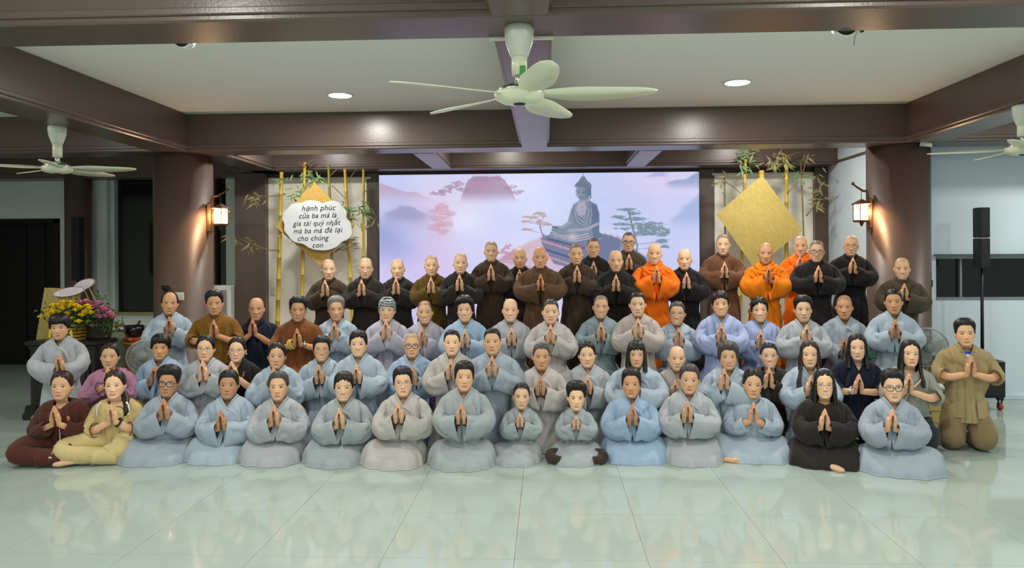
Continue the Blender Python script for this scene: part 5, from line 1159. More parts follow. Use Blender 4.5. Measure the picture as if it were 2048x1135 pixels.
# ------------------------------------------------------------------ fans
def blade_mesh(L, r0, wd, th=.006):
    n = 16; t = np.linspace(0, 1, n); x = r0+(L-r0)*t
    w_ = wd*sinterp(t, [0, .1, .35, .65, .88, .97, 1], [.35, .55, 1, .92, .66, .38, .12]); tw = .30*(1-.5*t)
    V = []
    for s_, zo in ((1, th/2), (-1, th/2), (-1, -th/2), (1, -th/2)):
        y = s_*w_/2+.02*np.sin(t*PI); V.append(np.stack([x, y*np.cos(tw), -y*np.sin(tw)+zo-.008*t], 1))
    return np.stack(V, 1).reshape(-1, 3), [grid(n, 4), [[3, 2, 1, 0], list(range(4*n-4, 4*n))]]
def ceiling_fan(px, py, Y, zmot, a0, R, label, sticker=False):
    p = at(px, py, Y); o = empty('ceiling_fan', (p.x, Y, zmot), 0, label, 'ceiling fan'); top = SOFFIT-zmot
    m = MB(); m.lathe([(.001, top), (.082, top), (.084, top-.03), (.076, top-.09), (.052, top-.16), (.048, top-.17), (.001, top-.17)], n=28); m.build('canopy', mat('satin_plastic', (200, 206, 190), .3, .5), o, smooth=True)
    m = MB(); m.lathe([(.001, top-.15), (.045, top-.15), (.042, .10), (.001, .10)], n=24); rod = m.build('downrod_cover', M_CREAMP, o, smooth=True)
    m = MB(); m.lathe([(.001, .12), (.024, .12), (.024, .03), (.001, .03)], n=16); m.build('downrod', M_CHROME, o, smooth=True)
    m = MB(); m.lathe([(.001, .055), (.06, .05), (.115, .03), (.128, .012), (.125, .005), (.001, .005)], n=36); m.build('motor_top', M_CHROME, o, smooth=True)
    m = MB(); m.lathe([(.001, .006), (.138, .006), (.142, -.012), (.132, -.035), (.10, -.052), (.06, -.058), (.001, -.058)], n=40); mo = m.build('motor_cover', M_CREAMP, o, smooth=True)
    m = MB(); m.lathe([(.001, -.057), (.034, -.057), (.030, -.064), (.001, -.064)], n=20); m.build('sensor_window', M_BLACK, mo, smooth=True)
    V, Pl = blade_mesh(R, .10, .165)
    for k in range(5):
        bo = link_mesh('blade', V, Pl, M_CREAMP, o, True) if k == 0 else bpy.data.objects.new('blade', bm_)
        if k == 0: bm_ = bo.data
        else: C.objects.link(bo); bo.parent = o
        bo.rotation_euler = (0, 0, a0+k*2*PI/5); bo.location = (0, 0, -.004)
    if sticker:
        m = MB(); m.box(.004, .036, -.0462, -.0435, top-.30, top-.225); m.build('green_sticker', mat('green_label', (70, 150, 60), .5), rod)
        m = MB(); m.box(.006, .034, -.0468, -.0462, top-.296, top-.28); m.build('sticker_strip', M_WHITEP, rod)
    return o
ceiling_fan(1039, 190, 4.2, 2.74, -.09, .76, 'cream five-blade ceiling fan hanging from the near cross beam, green sticker on its rod', True)
b = MB(); q = at(1040, 75, 4.2); b.box(q.x-.19, q.x+.19, 4.36, 4.385, SOFFIT-.022, SOFFIT-.004, .003); tag(b.build('cable_duct', M_CREAMP), 'short cream cable duct under the beam behind the big fan', 'duct')
ceiling_fan(115, 325, 7.1, 2.71, .12, .74, 'cream five-blade ceiling fan hanging from the left long beam', False)
ceiling_fan(2046, 305, 6.75, 2.74, .30, .74, 'cream ceiling fan cut by the right edge of the picture', False)
def pedestal_fan(px, py, Y, R, label, mirror=1, lift=0):
    p = at(px, py, Y); o = empty('pedestal_fan', (p.x, Y, 0), mirror*.25, label, 'fan'); zc = p.z
    gm = mat('grey_fan_plastic', (120, 126, 124), .4, .5); wm = mat('fan_wire', (150, 156, 154), .35, .5)
    m = MB(); m.lathe([(.001, 0), (.2, 0), (.2, .02), (.17, .04), (.04, .055), (.001, .055)], n=32); m.build('base', gm, o, smooth=True)
    m = MB(); m.tube([(0, .03, .04), (0, .03, zc-.10)], [.016, .013], 12); m.tube([(0, .03, zc-.14), (0, .05, zc-.03)], .028, 12); m.build('pole', gm, o, smooth=True)
    m = MB(); m.tube([(0, .02, zc), (0, .08, zc), (0, .18, zc), (0, .22, zc)], [.06, .075, .07, .03], 18, ref=(0, 0, 1)); m.build('motor', gm, o, smooth=True)
    cage = MB(); th = np.linspace(0, 2*PI, 41)
    for rr, yy, wr in ((R, -.03, .006), (R*.98, -.07, .004), (R*.66, -.105, .003), (R*.97, .01, .004), (R*.34, -.11, .0035)):
        cage.tube(np.stack([rr*np.cos(th), 0*th+yy, zc+rr*np.sin(th)], 1), wr, 5, cap=False, ref=(0, 1, 0))
    for k in range(48):
        a = 2*PI*k/48
        for ys in ((-.11, -.108, -.095, -.06, -.03), (.03, .03, .025, .0, -.03)):
            cage.tube([(r_*math.cos(a+.10*r_/R), y_, zc+r_*math.sin(a+.10*r_/R)) for r_, y_ in zip((.05, R*.4, R*.75, R*.95, R), ys)], .0018, 4, cap=False)
    cage.build('wire_guard', wm, o, smooth=True)
    m = MB(); m.lathe([(.001, -.012), (.048, -.012), (.052, 0), (.048, .006), (.001, .008)], n=20, M=Matrix.Translation((0, -.115, zc)) @ Matrix.Rotation(PI/2, 4, 'X')); m.build('guard_cap', gm, o, smooth=True)
    bm = mat('clear_grey_blade', (150, 158, 156), .25, .5)
    for k in range(3):
        u, v = np.meshgrid(np.linspace(0, 1, 7), np.linspace(0, 1, 9)); r_ = .04+(R*.86-.04)*v; a = k*2*PI/3+(u-.5)*1.5*(1-.25*v); V = np.stack([r_*np.cos(a), -.05+(u-.5)*.05, zc+r_*np.sin(a)], -1).reshape(-1, 3)
        V = np.concatenate([V, V+np.array((0, .003, 0))]); f = grid(9, 7, False); link_mesh('blade', V, [f, f[:, ::-1]+63], bm, o, True)
    return o
pedestal_fan(290, 712, 7.70, .170, 'grey pedestal fan standing between the altar table and the left column')
pedestal_fan(1853, 693, 7.95, .198, 'grey pedestal fan standing behind the long-haired person at the right', -1)
# ------------------------------------------------------------------ lanterns
def lantern(px, py, Y, wallx, sgn, label):
    p = at(px, py, Y); o = empty('wall_lantern', (p.x, Y, p.z), 0, label, 'wall lamp'); d = (wallx-p.x)
    br = mat('bronze', (92, 66, 40), .4, .5, metal=.6)
    m = MB(); x0, x1 = sorted((d-.05*sgn, d)); m.box(x0, x1, -.04, .04, -.20, .17, .012); m.lathe([(.001, -.02), (.03, -.02), (.03, .01), (.001, .03)], n=12, M=Matrix.Translation((d-.025*sgn, 0, -.21))); m.build('back_plate', br, o, smooth=False)
    m = MB(); q = sinterp(np.linspace(0, 5, 20), np.arange(6), np.array([(d-.03*sgn, 0, .06), (d-.05*sgn, 0, .19), (d*.55, 0, .25), (d*.2, 0, .255), (-.05*sgn, 0, .30), (-.10*sgn, 0, .34)], float)); m.tube(q, np.linspace(.020, .010, 20), 10); m.ball((-.10*sgn, 0, .345), .02); m.build('bracket', br, o, smooth=True)
    m = MB(); m.tube([(0, 0, .27), (0, 0, .15)], .004, 6); m.build('chain', br, o)
    m = MB(); m.lathe([(.001, .16), (.03, .15), (.07, .125), (.115, .105), (.125, .098), (.115, .09), (.001, .09)], n=6); m.lathe([(.001, -.12), (.09, -.12), (.095, -.11), (.095, -.095), (.001, -.095)], n=24); m.lathe([(.001, -.17), (.012, -.165), (.02, -.14), (.03, -.12), (.001, -.118)], n=12)
    for k in range(6):
        a = k*PI/3; m.tube([(.098*math.cos(a), .098*math.sin(a), -.10), (.098*math.cos(a), .098*math.sin(a), .10)], .006, 6)
        m.tube([(.098*math.cos(a), .098*math.sin(a), .03), (.10*math.cos(a+.52), .10*math.sin(a+.52), .07), (.098*math.cos(a+1.047), .098*math.sin(a+1.047), .03)], .004, 5)
    m.build('cage', br, o)
    m = MB(); m.lathe([(.001, -.092), (.078, -.092), (.082, -.08), (.082, .08), (.078, .09), (.001, .09)], n=24); m.build('lamp_glass', mat('lit_frosted_glass', (255, 236, 200), .5, emit=(255, 226, 178), estr=7.0), o, smooth=True)
    l = bpy.data.lights.new('lantern_bulb', 'POINT'); l.energy = 9; l.color = (1, .62, .34); l.shadow_soft_size = .05; lo = bpy.data.objects.new('lantern_bulb', l); C.objects.link(lo); lo.parent = o; lo.location = (d*.62, -.10, .0)
cl = at(368, 560, 9.3); cr = at(1797, 560, 9.3)
lantern(441, 432, 9.22, cl.x+.348, -1, 'lit bronze lantern on the right side of the left column')
lantern(1723, 424, 9.22, cr.x-.348, 1, 'lit bronze lantern on the left side of the right column')
# ------------------------------------------------------------------ left corner: altar table, flowers, bowl
M_LAC = mat('black_lacquer', (18, 15, 14), .35, .5, var=.2, vscale=6)
def altar():
    a = at(50, 690, 8.2); c = at(196, 690, 8.2); zt = at(130, 682, 8.2).z; w_ = c.x-a.x
    o = empty('altar_table', ((a.x+c.x)/2, 8.5, 0), 0, 'black lacquered altar table with carved feet behind the kneeling row', 'table'); h = w_/2
    m = MB(); m.box(-h, h, -.32, .10, zt-.05, zt, .012); m.box(-h+.03, h-.03, -.30, .08, zt-.09, zt-.05, .008); m.build('table_top', M_LAC, o)
    m = MB(); m.box(-h+.05, h-.05, -.28, .06, .14, zt-.09); m.build('cabinet_body', M_LAC, o)
    for k in range(3):
        x0 = -h+.09+k*(w_-.18)/3; m = MB(); m.box(x0+.01, x0+(w_-.18)/3-.01, -.296, -.28, .22, zt-.16, .008); m.box(x0+.05, x0+(w_-.18)/3-.05, -.304, -.294, .28, zt-.22, .006); m.build('carved_panel', M_LAC, o)
    for sx in (-1, 1):
        for sy in (-1, 1):
            m = MB(); m.prism([(-.06, .16), (.06, .16), (.07, .10), (.10, .05), (.09, 0), (-.02, 0), (-.05, .04), (-.06, .10)], -.05, .05, M=Matrix.Translation((sx*(h-.06), -.10+sy*.15, 0)) @ Matrix.Rotation(0 if sx > 0 else PI, 4, 'Z')); m.build('foot', M_LAC, o)
    m = MB(); m.tube([(-h+.10, -.34, .03), (-h+.12, -.345, .055), (-h+.16, -.345, .055), (-h+.18, -.34, .03)], .012, 8); m.build('foot_carving', mat('pale_inlay', (150, 150, 140), .5), o)
    return zt, a.x, c.x
zt, ax0, ax1 = altar()
woven_panel([(89, 575), (160, 577), (158, 686), (70, 690)], 8.42, weave_mat('bamboo_blind', (170, 150, 86), (152, 130, 70), 34), 'bamboo_screen', 'upright woven bamboo screen standing on the altar table behind the yellow roses', 'screen', .05)
M_GREEN = mat('flower_leaf', (64, 92, 44), .5, .35, var=.3, vscale=9); M_WICK = mat('wicker', (176, 140, 60), .6, .3, var=.3, vscale=40)
def rose(mb, c, r, rg):
    c = np.asarray(c); mb.ball(c, r*.62, 6, 8)
    for lay, (n, rad, tilt, sz) in enumerate(((3, .35, .9, .75), (5, .7, .55, .9), (6, 1.0, .2, 1.0))):
        for k in range(n):
            a = 2*PI*k/n+lay*.6+rg.uniform(-.2, .2); d = np.array((math.cos(a), math.sin(a)*.8-.25, .0)); d /= np.linalg.norm(d); up = np.array((0, -.45, .9)); sd = np.cross(d, up)
            b0 = c-up*r*.4; p1 = c+d*r*rad; V = [b0+sd*r*.2, b0-sd*r*.2, p1-sd*r*sz*.5+up*r*.1, p1+d*r*.2+up*r*(tilt*.8)-sd*r*.3, p1+d*r*.2+up*r*(tilt*.8)+sd*r*.3, p1+sd*r*sz*.5+up*r*.1]
            mb.add(np.array(V), [[[0, 1, 2, 5], [5, 2, 3, 4]]])
def leaves(mb, c, n, rg, L, spread, up=.3):
    for _ in range(n):
        d = rg.normal(size=3)*np.array((1, .7, .8))+np.array((0, -.3, up)); d /= np.linalg.norm(d); s = np.asarray(c)+rg.normal(size=3)*spread; q = np.cross(d, rg.normal(size=3)); q /= np.linalg.norm(q); l = L*rg.uniform(.6, 1.2)
        mid = s+d*l*.5+np.array((0, 0, .01)); mb.add(np.array([s, mid+q*l*.17, s+d*l-np.array((0, 0, l*.15)), mid-q*l*.17, mid-np.array((0, 0, .006))]), [[[0, 1, 4], [1, 2, 4], [2, 3, 4], [3, 0, 4]]])
def flowers(px, heads, m_pet, label, base_px, pot, Y, sign, leafy):
    p = at(px, 640, Y); o = empty('flower_arrangement', (p.x, Y, zt), 0, label, 'flowers'); loc = Vector((p.x, Y, zt)); rg = np.random.default_rng(int(px))
    if pot == 'basket':
        for z, rr in ((.01, .13), (.05, .145), (.09, .155), (.13, .165), (.17, .17)):
            th = np.linspace(0, 2*PI, 33); mb = MB(); mb.tube(np.stack([(rr+.008*np.sin(th*8))*np.cos(th), rr*np.sin(th), 0*th+z], 1), .016, 7, cap=False, ref=(0, 0, 1)); mb.build('basket_hoop', M_WICK, o, smooth=True)
        mb = MB(); mb.lathe([(.001, 0), (.12, 0), (.155, .17), (.001, .17)], n=20); mb.build('basket_lining', mat('dark_wicker', (96, 74, 34), .7), o, smooth=True)
        mb = MB()
        for s in (-1, 1): mb.tube(sinterp(np.linspace(0, 3, 12), np.arange(4), np.array([(0, -.18, .16), (s*.05, -.21, .20), (s*.11, -.20, .14), (s*.13, -.19, .03)], float)), .018, 6, flat=.3)
        mb.ball((0, -.19, .165), .03); mb.build('yellow_ribbon', mat('yellow_ribbon', (214, 190, 50), .4), o, smooth=True)
    else:
        mb = MB(); mb.lathe([(.001, 0), (.12, 0), (.13, .03), (.15, .20), (.16, .22), (.145, .225), (.001, .20)], n=28); mb.build('pot', mat('dark_pot', (52, 44, 36), .5, var=.3, vscale=18), o, smooth=True)
    mb = MB(); mb.ball((0, 0, .27), (.19, .13, .12), 8, 12); mb.build('foam_greenery', M_GREEN, o, smooth=True)
    mb = MB()
    for lx, lz, n in leafy: leaves(mb, np.array(at(lx, lz, Y-.13)-loc), n, rg, .075, .05)
    lo = mb.build('leaves', M_GREEN, o); lo['kind'] = 'stuff'
    for i, (fx, fy) in enumerate(heads):
        q = np.array(at(fx, fy, Y-.25+.06*rg.random())-loc); mm = m_pet[i % len(m_pet)]
        mb = MB(); rose(mb, q, .034*rg.uniform(.9, 1.15), rg); f = mb.build('rose', mm, o, smooth=True)
        mb = MB(); mb.tube([q, (q*np.array((.4, .4, 1))+np.array((0, 0, -.10)))*np.array((1, 1, .6)), np.array((q[0]*.1, 0, .2))], .004, 5); mb.build('stem', M_GREEN, f)
    if sign:
        sx, sy, rx, ry, rot = sign; q = at(sx, sy, Y-.02)-loc; s = Y/F_PX
        M = Matrix.Translation(q) @ Matrix.Rotation(-rot, 4, 'Y')
        mb = MB(); th = np.linspace(0, 2*PI, 41)[:-1]; mb.prism(np.stack([rx*s*np.cos(th), ry*s*np.sin(th)], 1), -.003, .003, M=M); c_ = mb.build('oval_card', mat('card_paper', (212, 208, 210), .6), o)
        mb = MB(); t2 = np.linspace(0, 2*PI, 41); mb.tube(xf(np.array(M), np.stack([rx*s*.96*np.cos(t2), 0*t2-.004, ry*s*.94*np.sin(t2)], 1)), .003, 5, cap=False, ref=(0, 1, 0)); mb.build('card_border', mat('red_ink', (170, 70, 70), .6), c_)
        for j in (-1, 0, 1):    # printed lines, too small to read in the photograph
            mb = MB(); 
            for k in range(6): x0 = (-.6+.2*k)*rx*s; mb.box(x0, x0+.15*rx*s, -.0046, -.0036, j*ry*s*.42-.003, j*ry*s*.42+.003, M=M)
            mb.build('printed_line', mat('faint_red_ink', (192, 160, 164), .6), c_)
        mb = MB(); 
        for dx in (-.03, .04): mb.tube([np.array(q)+np.array((dx, .006, 0)), np.array((dx, .02, .24))], .006, 6)
        mb.build('card_stick', M_BAM[0], o)
ye = [(81+60, 604), (121, 611), (108, 610), (127, 609), (139, 611), (126, 616), (117, 610), (96, 620), (107, 623), (98, 628), (83, 633), (136, 626), (152, 610), (157, 612), (152, 619), (176, 611), (179, 616), (165, 629), (169, 627), (182, 624), (145, 636), (118, 622), (158, 642), (162, 614), (142, 604), (128, 603), (110, 617), (172, 622)]
pk = [(163, 604), (173, 601), (188, 612), (191, 610), (206, 614), (199, 604), (217, 620), (226, 630), (224, 634), (200, 632), (211, 631), (189, 628), (197, 622), (185, 650), (212, 618), (221, 625), (182, 606)]
YEL = [mat('rose_yellow', (240, 212, 44), .55), mat('rose_yellow2', (236, 202, 34), .55)]; PNK = [mat('rose_pink', (214, 110, 160), .55), mat('rose_pink2', (222, 150, 180), .55)]
flowers(143, ye, YEL, 'basket of yellow roses on the altar table with a tilted oval card', 140, 'basket', 8.38, (138, 583, 34, 9.5, .16), [(100, 628, 26), (130, 630, 40), (160, 640, 50), (150, 620, 40), (176, 630, 40)])
flowers(198, pk, PNK, 'dark pot of pink roses beside the yellow roses with an oval card behind', 198, 'pot', 8.5, (168, 569, 24, 10.5, .36), [(190, 615, 40), (205, 640, 50), (215, 650, 36), (200, 600, 26), (225, 640, 30), (180, 640, 40)])
# pale counter with the singing bowl
def counter():
    a = at(196, 655, 9.4); c = at(290, 655, 9.4); z = at(240, 652, 9.4).z
    o = empty('counter', ((a.x+c.x)/2, 9.5, 0), 0, 'pale greenish counter with a thin white top behind the flowers', 'counter'); h = (c.x-a.x)/2
    m = MB(); m.box(-h-.03, h+.03, -.3, .3, z-.03, z, .006); m.build('counter_top', mat('cream_top', (214, 212, 190), .5), o)
    m = MB(); m.box(-h, h, -.26, .27, 0, z-.03, .01); m.build('counter_body', mat('pale_green_paint', (150, 158, 128), .6), o)
    q = at(232, 650, 9.35); m = MB()
    b_ = MB(); b_.box(q.x-.07, q.x+.06, 9.25, 9.45, z, z+.035, .004); b1 = tag(b_.build('book', mat('tan_cover', (170, 140, 100), .6)), 'tan book lying on the pale counter under a white one', 'book')
    b_ = MB(); b_.box(q.x-.075, q.x+.05, 9.24, 9.44, z+.035, z+.075, .004); tag(b_.build('book', M_WHITEP), 'white book stacked on the tan one on the counter', 'book')
counter()
def bowl():
    p = at(268, 683, 8.9); zb = p.z
    o = empty('bowl_stand', (p.x, 8.9, 0), 0, 'yellow wooden stand carrying the cushion and singing bowl', 'stand'); yw = mat('yellow_wood', (150, 118, 44), .5, .4, var=.2, vscale=6, stretch=(1, 1, .2))
    m = MB(); m.lathe([(.001, zb-.03), (.13, zb-.03), (.135, zb-.015), (.13, zb), (.001, zb)], n=32); m.build('stand_top', yw, o, smooth=True)
    m = MB(); m.lathe([(.001, 0), (.13, 0), (.13, .04), (.10, .06), (.105, zb-.06), (.12, zb-.03), (.001, zb-.03)], n=32); m.build('stand_body', yw, o, smooth=True)
    m = MB(); m.lathe([(.001, 0), (.09, 0), (.118, .018), (.122, .035), (.115, .055), (.09, .062), (.001, .058)], (p.x, 8.9, zb), 32)
    cm = mat('red_gold_brocade', (150, 60, 40), .6); nt = cm.node_tree; v = nt.nodes.new('ShaderNodeTexVoronoi'); v.inputs['Scale'].default_value = 26; cr_ = nt.nodes.new('ShaderNodeValToRGB'); cr_.color_ramp.elements[0].color = rgba((204, 164, 60)); cr_.color_ramp.elements[1].color = rgba((150, 50, 36)); cr_.color_ramp.elements[1].position = .5; tc = nt.nodes.new('ShaderNodeTexCoord'); nt.links.new(tc.outputs['Object'], v.inputs['Vector']); nt.links.new(v.outputs['Distance'], cr_.inputs[0]); nt.links.new(cr_.outputs[0], nt.nodes['Principled BSDF'].inputs['Base Color'])
    tag(m.build('bowl_cushion', cm, smooth=True), 'round red and gold brocade cushion under the black singing bowl', 'cushion')
    z = zb+.060
    m = MB(); m.lathe([(.001, 0), (.06, 0), (.095, .02), (.112, .06), (.115, .10), (.108, .142), (.104, .142), (.108, .10), (.10, .05), (.06, .015), (.001, .012)], (p.x, 8.9, z), 36); tag(m.build('singing_bowl', mat('black_bronze', (22, 18, 20), .2, .6, coat=.3), smooth=True), 'black singing bowl on the red and gold cushion', 'bowl')
    m = MB(); m.tube([(p.x+.03, 8.85, z+.02), (p.x+.07, 8.82, z+.12), (p.x+.13, 8.80, z+.20)], [.011, .012, .014], 10); tag(m.build('striker', M_BLACK, smooth=True), 'black striker stick leaning out of the singing bowl', 'striker')
bowl()
# ------------------------------------------------------------------ air conditioner, switches, cameras, loudspeakers
def aircon():
    a = at(400, 574, 11.2); c = at(461, 574, 11.2); z = at(440, 571, 11.2).z; o = empty('air_conditioner', ((a.x+c.x)/2, 11.35, 0), 0, 'white floor standing air conditioner with a louvred front half hidden by the left column', 'air conditioner'); h = (c.x-a.x)/2
    m = MB(); m.box(-h, h, -.16, .16, 0, z, .02); m.build('case', M_WHITEP, o)
    z1 = at(440, 578, 11.2).z; 
    for k in range(13):
        zz = z1-.02-k*.032; m = MB(); m.box(-h+.06, h-.05, -.172, -.158, zz-.010, zz+.006, .003); m.build('louvre', mat('louvre_grey', (120, 124, 116), .5), o)
aircon()
def plate(px, py, Y, wpx, hpx, name, label, m, parts, rz=0.0, dx=0):
    p = at(px, py, Y); s = Y/F_PX; o = empty(name, tuple(p), rz, label, 'switch plate'); w_, h_ = wpx*s/2, hpx*s/2
    b = MB(); b.box(-w_, w_, -.008, .012, -h_, h_, .003); b.build('cover_plate', m, o)
    for i in range(parts):
        x = -w_+(i+.5)*2*w_/parts; b = MB(); b.box(x-.018, x+.018, -.013, -.007, -.028, .028, .003); b.build('switch', mat('switch_ivory', (200, 200, 180), .4), o)
plate(354, 592, 8.945, 28, 16, 'light_switch', 'ivory switch panel on the left column above the balding person', mat('ivory_plate', (206, 206, 184), .4), 4)
plate(546, 582, 11.44, 9, 17, 'light_switch', 'small ivory switch plate at the left edge of the cream backdrop', MATS['ivory_plate'], 1)
p = at(333, 576, 8.93); o = empty('webcam', tuple(p), 0, 'small black webcam fixed above the switch panel on the left column', 'camera')
b = MB(); b.box(-.045, .045, -.05, .0, -.02, .035, .01); b.build('camera_body', M_BLACK, o); b = MB(); b.lathe([(.001, 0), (.016, 0), (.018, .015), (.001, .018)], n=16, M=Matrix.Translation((0, -.048, .008)) @ Matrix.Rotation(PI/2, 4, 'X')); b.build('lens', M_DARK, o, smooth=True); b = MB(); b.box(-.02, .02, -.03, .02, -.06, -.02, .005); b.build('mount', M_BLACK, o)
p = at(1845, 290, 9.0); o = empty('security_camera', tuple(p), 0, 'white bullet camera under the beam at the top of the right column', 'camera')
b = MB(); b.tube([(-.06, -.06, .01), (.06, -.10, -.01)], .028, 14); b.build('camera_body', M_WHITEP, o, smooth=True); b = MB(); b.tube([(.0, -.06, .02), (0, -.05, .05), (0, .0, .075)], .012, 8); b.build('bracket', M_WHITEP, o, smooth=True); b = MB(); b.tube([(.06, -.10, -.01), (.068, -.103, -.012)], .022, 14); b.build('lens', M_BLACK, o, smooth=True)
p = at(1858, 567, 9.3); o = empty('wall_socket', tuple(p), 0, 'small black box with a cable on the right edge of the right column', 'socket')
b = MB(); b.box(-.03, .03, -.04, .05, -.04, .05, .008); b.build('box', M_BLACK, o); b = MB(); b.tube([(0, -.03, -.04), (.01, -.03, -.1), (-.005, -.03, -.2)], .006, 6); b.build('cable', M_BLACK, o)
def beam_speaker(px, py, r, label):
    q = at(px, py, 4.47); o = empty('round_speaker', tuple(q), 0, label, 'speaker'); R_ = Matrix.Rotation(PI/2, 4, 'X')
    b = MB(); b.lathe([(.001, -.05), (r*.8, -.05), (r*1.06, .02), (r*1.06, .04), (r*.95, .042), (r*.95, .03), (.001, .03)], n=36, M=R_); b.build('rim', M_WHITEP, o, smooth=True)
    b = MB(); b.lathe([(.001, .050), (r*.5, .048), (r*.94, .036), (r*.94, .031), (.001, .031)], n=32, M=R_); b.build('grille', M_BLACK, o, smooth=True)
    b = MB(); b.box(-.015, .015, .02, .06, 0, CEIL-q.z, .003); b.build('bracket', M_BLACK, o)
beam_speaker(370, 80, .054, 'small black round speaker peeking below the near beam at the left')
beam_speaker(1687, 51, .070, 'larger black round speaker peeking below the near beam at the right')
q = at(1720, 58, 4.5); o = empty('loose_fixture', (q.x, 4.5, q.z+.02), 0, 'small black ceiling fitting with a loose hanging wire, right of the round speaker', 'fitting')
b = MB(); b.box(-.022, .022, -.02, .02, -.02, CEIL-q.z-.02, .004); b.box(.002, .02, -.012, .012, -.04, -.02, .003); b.build('box', M_BLACK, o); b = MB(); b.tube([(-.01, 0, -.02), (-.03, 0, -.07), (-.037, 0, -.115)], .002, 5); b.build('wire', M_BLACK, o)
def column_speaker(px, py0, py1, Y, foot, label):
    t = at(px, py0, Y); bt = at(px, py1, Y); o = empty('column_speaker', (t.x, Y, foot), 0, label, 'loudspeaker'); h0, h1 = bt.z-foot, t.z-foot
    m = MB(); m.box(-.062, .062, -.07, .08, h0, (h0+h1)/2-.004, .008); m.build('lower_box', M_BLACK, o); m = MB(); m.box(-.062, .062, -.07, .08, (h0+h1)/2+.004, h1, .008); m.build('upper_box', M_BLACK, o)
    for z0, z1 in ((h0+.02, (h0+h1)/2-.02), ((h0+h1)/2+.02, h1-.02)):
        m = MB(); m.box(-.052, .052, -.076, -.068, z0, z1, .004); m.build('grille', mat('speaker_grille', (26, 28, 32), .7, bump=.4, bscale=300), o)
    m = MB(); m.tube([(0, 0, h0), (0, 0, h0*.5), (0, 0, 0)], [.016, .018, .02], 12); m.build('pole', M_BLACK, o, smooth=True)
    if foot == 0: 
        m = MB(); m.lathe([(.001, 0), (.22, 0), (.22, .02), (.03, .04), (.001, .04)], n=28); m.build('base_plate', M_BLACK, o, smooth=True)
def sub():
    Y = 8.9; a = at(1898, 760, Y); c = at(2012, 760, Y); zt_ = at(1990, 722, Y).z; zb = at(1990, 796, Y).z; o = empty('subwoofer', ((a.x+c.x)/2, Y+.27, 0), 0, 'black subwoofer box on red casters behind the tan-suited person', 'loudspeaker'); h = (c.x-a.x)/2
    m = MB(); m.box(-h, h, -.27, .27, zb, zt_, .012); m.build('box', M_BLACK, o); m = MB(); m.box(-h+.03, h-.03, -.282, -.268, zb+.03, zt_-.03, .006); m.build('grille', mat('speaker_grille', (26, 28, 32), .7, bump=.4, bscale=300), o)
    for sx in (-1, 1):
        for sy in (-1, 1):
            x, y = sx*(h-.04), sy*.22; m = MB(); m.box(x-.03, x+.03, y-.03, y+.03, zb-.03, zb, .004); m.tube([(x-.02, y, zb-.03), (x-.02, y, .05)], .01, 6); m.tube([(x+.02, y, zb-.03), (x+.02, y, .05)], .01, 6); cs = m.build('caster', M_BLACK, o)
            m = MB(); m.tube([(x-.014, y, .045), (x+.014, y, .045)], .045, 18); m.build('wheel', mat('red_rubber', (170, 74, 54), .5), cs, smooth=True)
    return zt_, (a.x+c.x)/2
sz, sxc = sub()
column_speaker(1963, 415, 536, 9.15, sz, 'slim black column loudspeaker on a pole before the pale blue wall')
column_speaker(155, 433, 560, 11.3, 0, 'slim black column loudspeaker on a pole before the left rear column')
# ------------------------------------------------------------------ low table, chairs, bouquets between the rows
def low_table():
    Y = 8.1; a = at(1840, 800, Y); c = at(1908, 800, Y); z = at(1880, 790, Y).z; o = empty('low_table', ((a.x+c.x)/2, Y+.25, 0), 0, 'low yellow wooden chest standing beside the tan-suited person', 'table'); h = (c.x-a.x)/2; yw = mat('pale_yellow_wood', (192, 168, 92), .5, .4, var=.12, vscale=5, stretch=(.3, 3, 3))
    m = MB(); m.box(-h, h, -.25, .25, z-.03, z, .006); m.build('table_top', yw, o); m = MB(); m.box(-h+.015, h-.015, -.235, .235, .02, z-.03); m.build('chest_body', yw, o)
    for s in (0, 1): m = MB(); z0 = .04+s*(z-.09)/2; m.box(-h+.03, h-.03, -.246, -.234, z0, z0+(z-.12)/2, .004); m.build('drawer_front', yw, o)
    q = at(1893, 778, Y+.1); b_ = MB(); b_.box(q.x-.09, q.x+.10, Y+.05, Y+.3, z, z+.028, .006); tag(b_.build('tray', M_BLACK), 'dark tray on the yellow chest', 'tray')
    b_ = MB(); b_.lathe([(.001, 0), (.09, 0), (.10, .03), (.105, .05), (.09, .055), (.001, .05)], (q.x-.02, Y+.18, z+.028), 24, sx=1.1); tag(b_.build('dish', M_WHITEP, smooth=True), 'white covered dish on the dark tray', 'dish')
low_table()
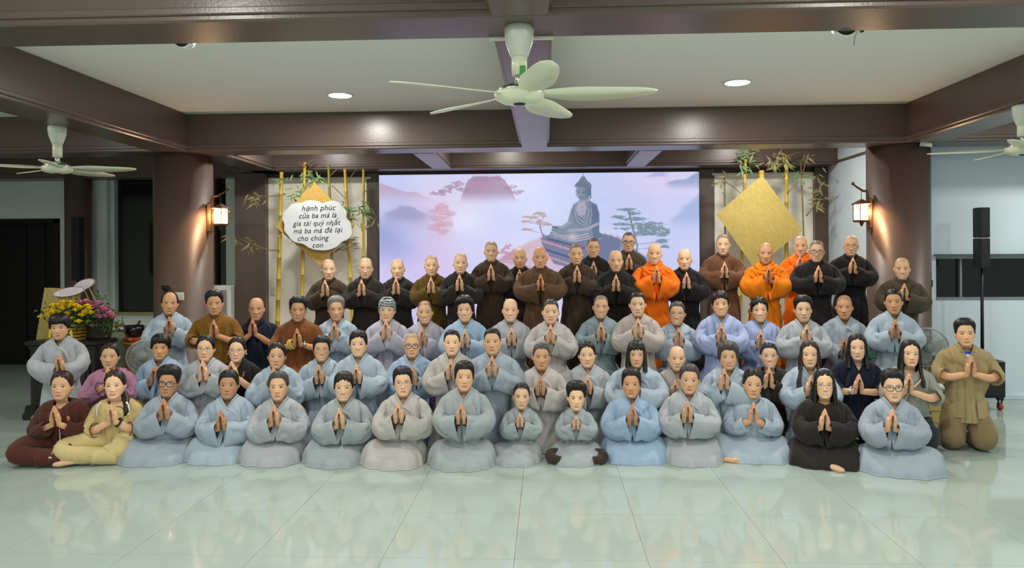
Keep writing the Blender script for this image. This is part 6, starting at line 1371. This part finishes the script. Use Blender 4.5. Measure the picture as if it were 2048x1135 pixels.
def chair(px, py, Y, m, label, rz=0.0, zs=.45, back=True, style='wood'):
    p = at(px, py, Y); o = empty('chair', (p.x, Y, 0), rz, label, 'chair'); zt_ = p.z
    b = MB(); b.box(-.21, .21, -.2, .2, zs-.03, zs, .01); b.build('seat', m, o)
    for sx in (-1, 1):
        for sy in (-1, 1): b = MB(); b.tube([(sx*.19, sy*.18, 0), (sx*.18, sy*.17, zs-.03)], .018, 8); b.build('leg', m, o)
    if back:
        for sx in (-1, 1): b = MB(); b.tube([(sx*.19, .19, zs), (sx*.19, .23, zt_)], .016, 8); b.build('back_post', m, o)
        b = MB(); b.box(-.2, .2, .205, .235, zt_-.13, zt_, .008); b.build('backrest', m, o)
        if style == 'arm':
            for sx in (-1, 1): b = MB(); b.tube([(sx*.22, .2, zs+.24), (sx*.22, -.05, zs+.23), (sx*.22, -.2, zs+.19), (sx*.22, -.2, zs)], .018, 8); b.build('armrest', m, o)
    return o
M_WOODC = mat('brown_chair_wood', (122, 78, 38), .45, .4, var=.15, vscale=6); M_TEAL = mat('teal_plastic', (70, 122, 116), .4, .45); M_DCH = mat('dark_chair_vinyl', (46, 42, 42), .5, .4)
chair(1050, 700, 8.25, M_WOODC, 'brown wooden armchair glimpsed behind the shaved person in pale grey', .5, style='arm')
chair(1482, 700, 8.2, M_TEAL, 'teal plastic chair glimpsed between the two periwinkle robes')
chair(1756, 698, 8.2, M_TEAL, 'teal plastic chair glimpsed beside the navy blouse at the right')
chair(1404, 712, 8.2, M_DCH, 'dark chair glimpsed behind the bald elder in beige-grey')
chair(1650, 712, 8.2, M_DCH, 'dark chair glimpsed behind the very long-haired person')
def bouquet(px, py, Y, label):
    p = at(px, py, Y); o = empty('purple_bouquet', (p.x, Y, 0), 0, label, 'flowers'); rg = np.random.default_rng(int(px)); h = p.z
    b = MB(); b.lathe([(.001, 0), (.07, 0), (.09, h*.35), (.05, h*.5), (.10, h*.9), (.11, h*.95), (.001, h*.8)], n=18); b.build('wrapping', mat('grey_wrap', (112, 116, 112), .4, var=.3, vscale=14), o, smooth=True)
    for k in range(9):
        q = np.array((rg.normal()*.05, rg.normal()*.04-.03, h+rg.normal()*.05)); b = MB()
        for j in range(5): a = j*2*PI/5; b.ball(q+np.array((.022*math.cos(a), -.008, .022*math.sin(a))), (.016, .007, .013), 5, 7)
        b.build('purple_flower', mat('purple_petal', (122, 40, 140), .5), o, smooth=True)
    b = MB(); leaves(b, (0, 0, h*.85), 24, rg, .10, .04); l = b.build('leaves', M_GREEN, o); l['kind'] = 'stuff'
bouquet(768, 778, 7.62, 'wrapped bouquet with purple flowers, left one of the two between the rows')
bouquet(872, 796, 7.55, 'wrapped bouquet with purple flowers, right one beside the elder in glasses')
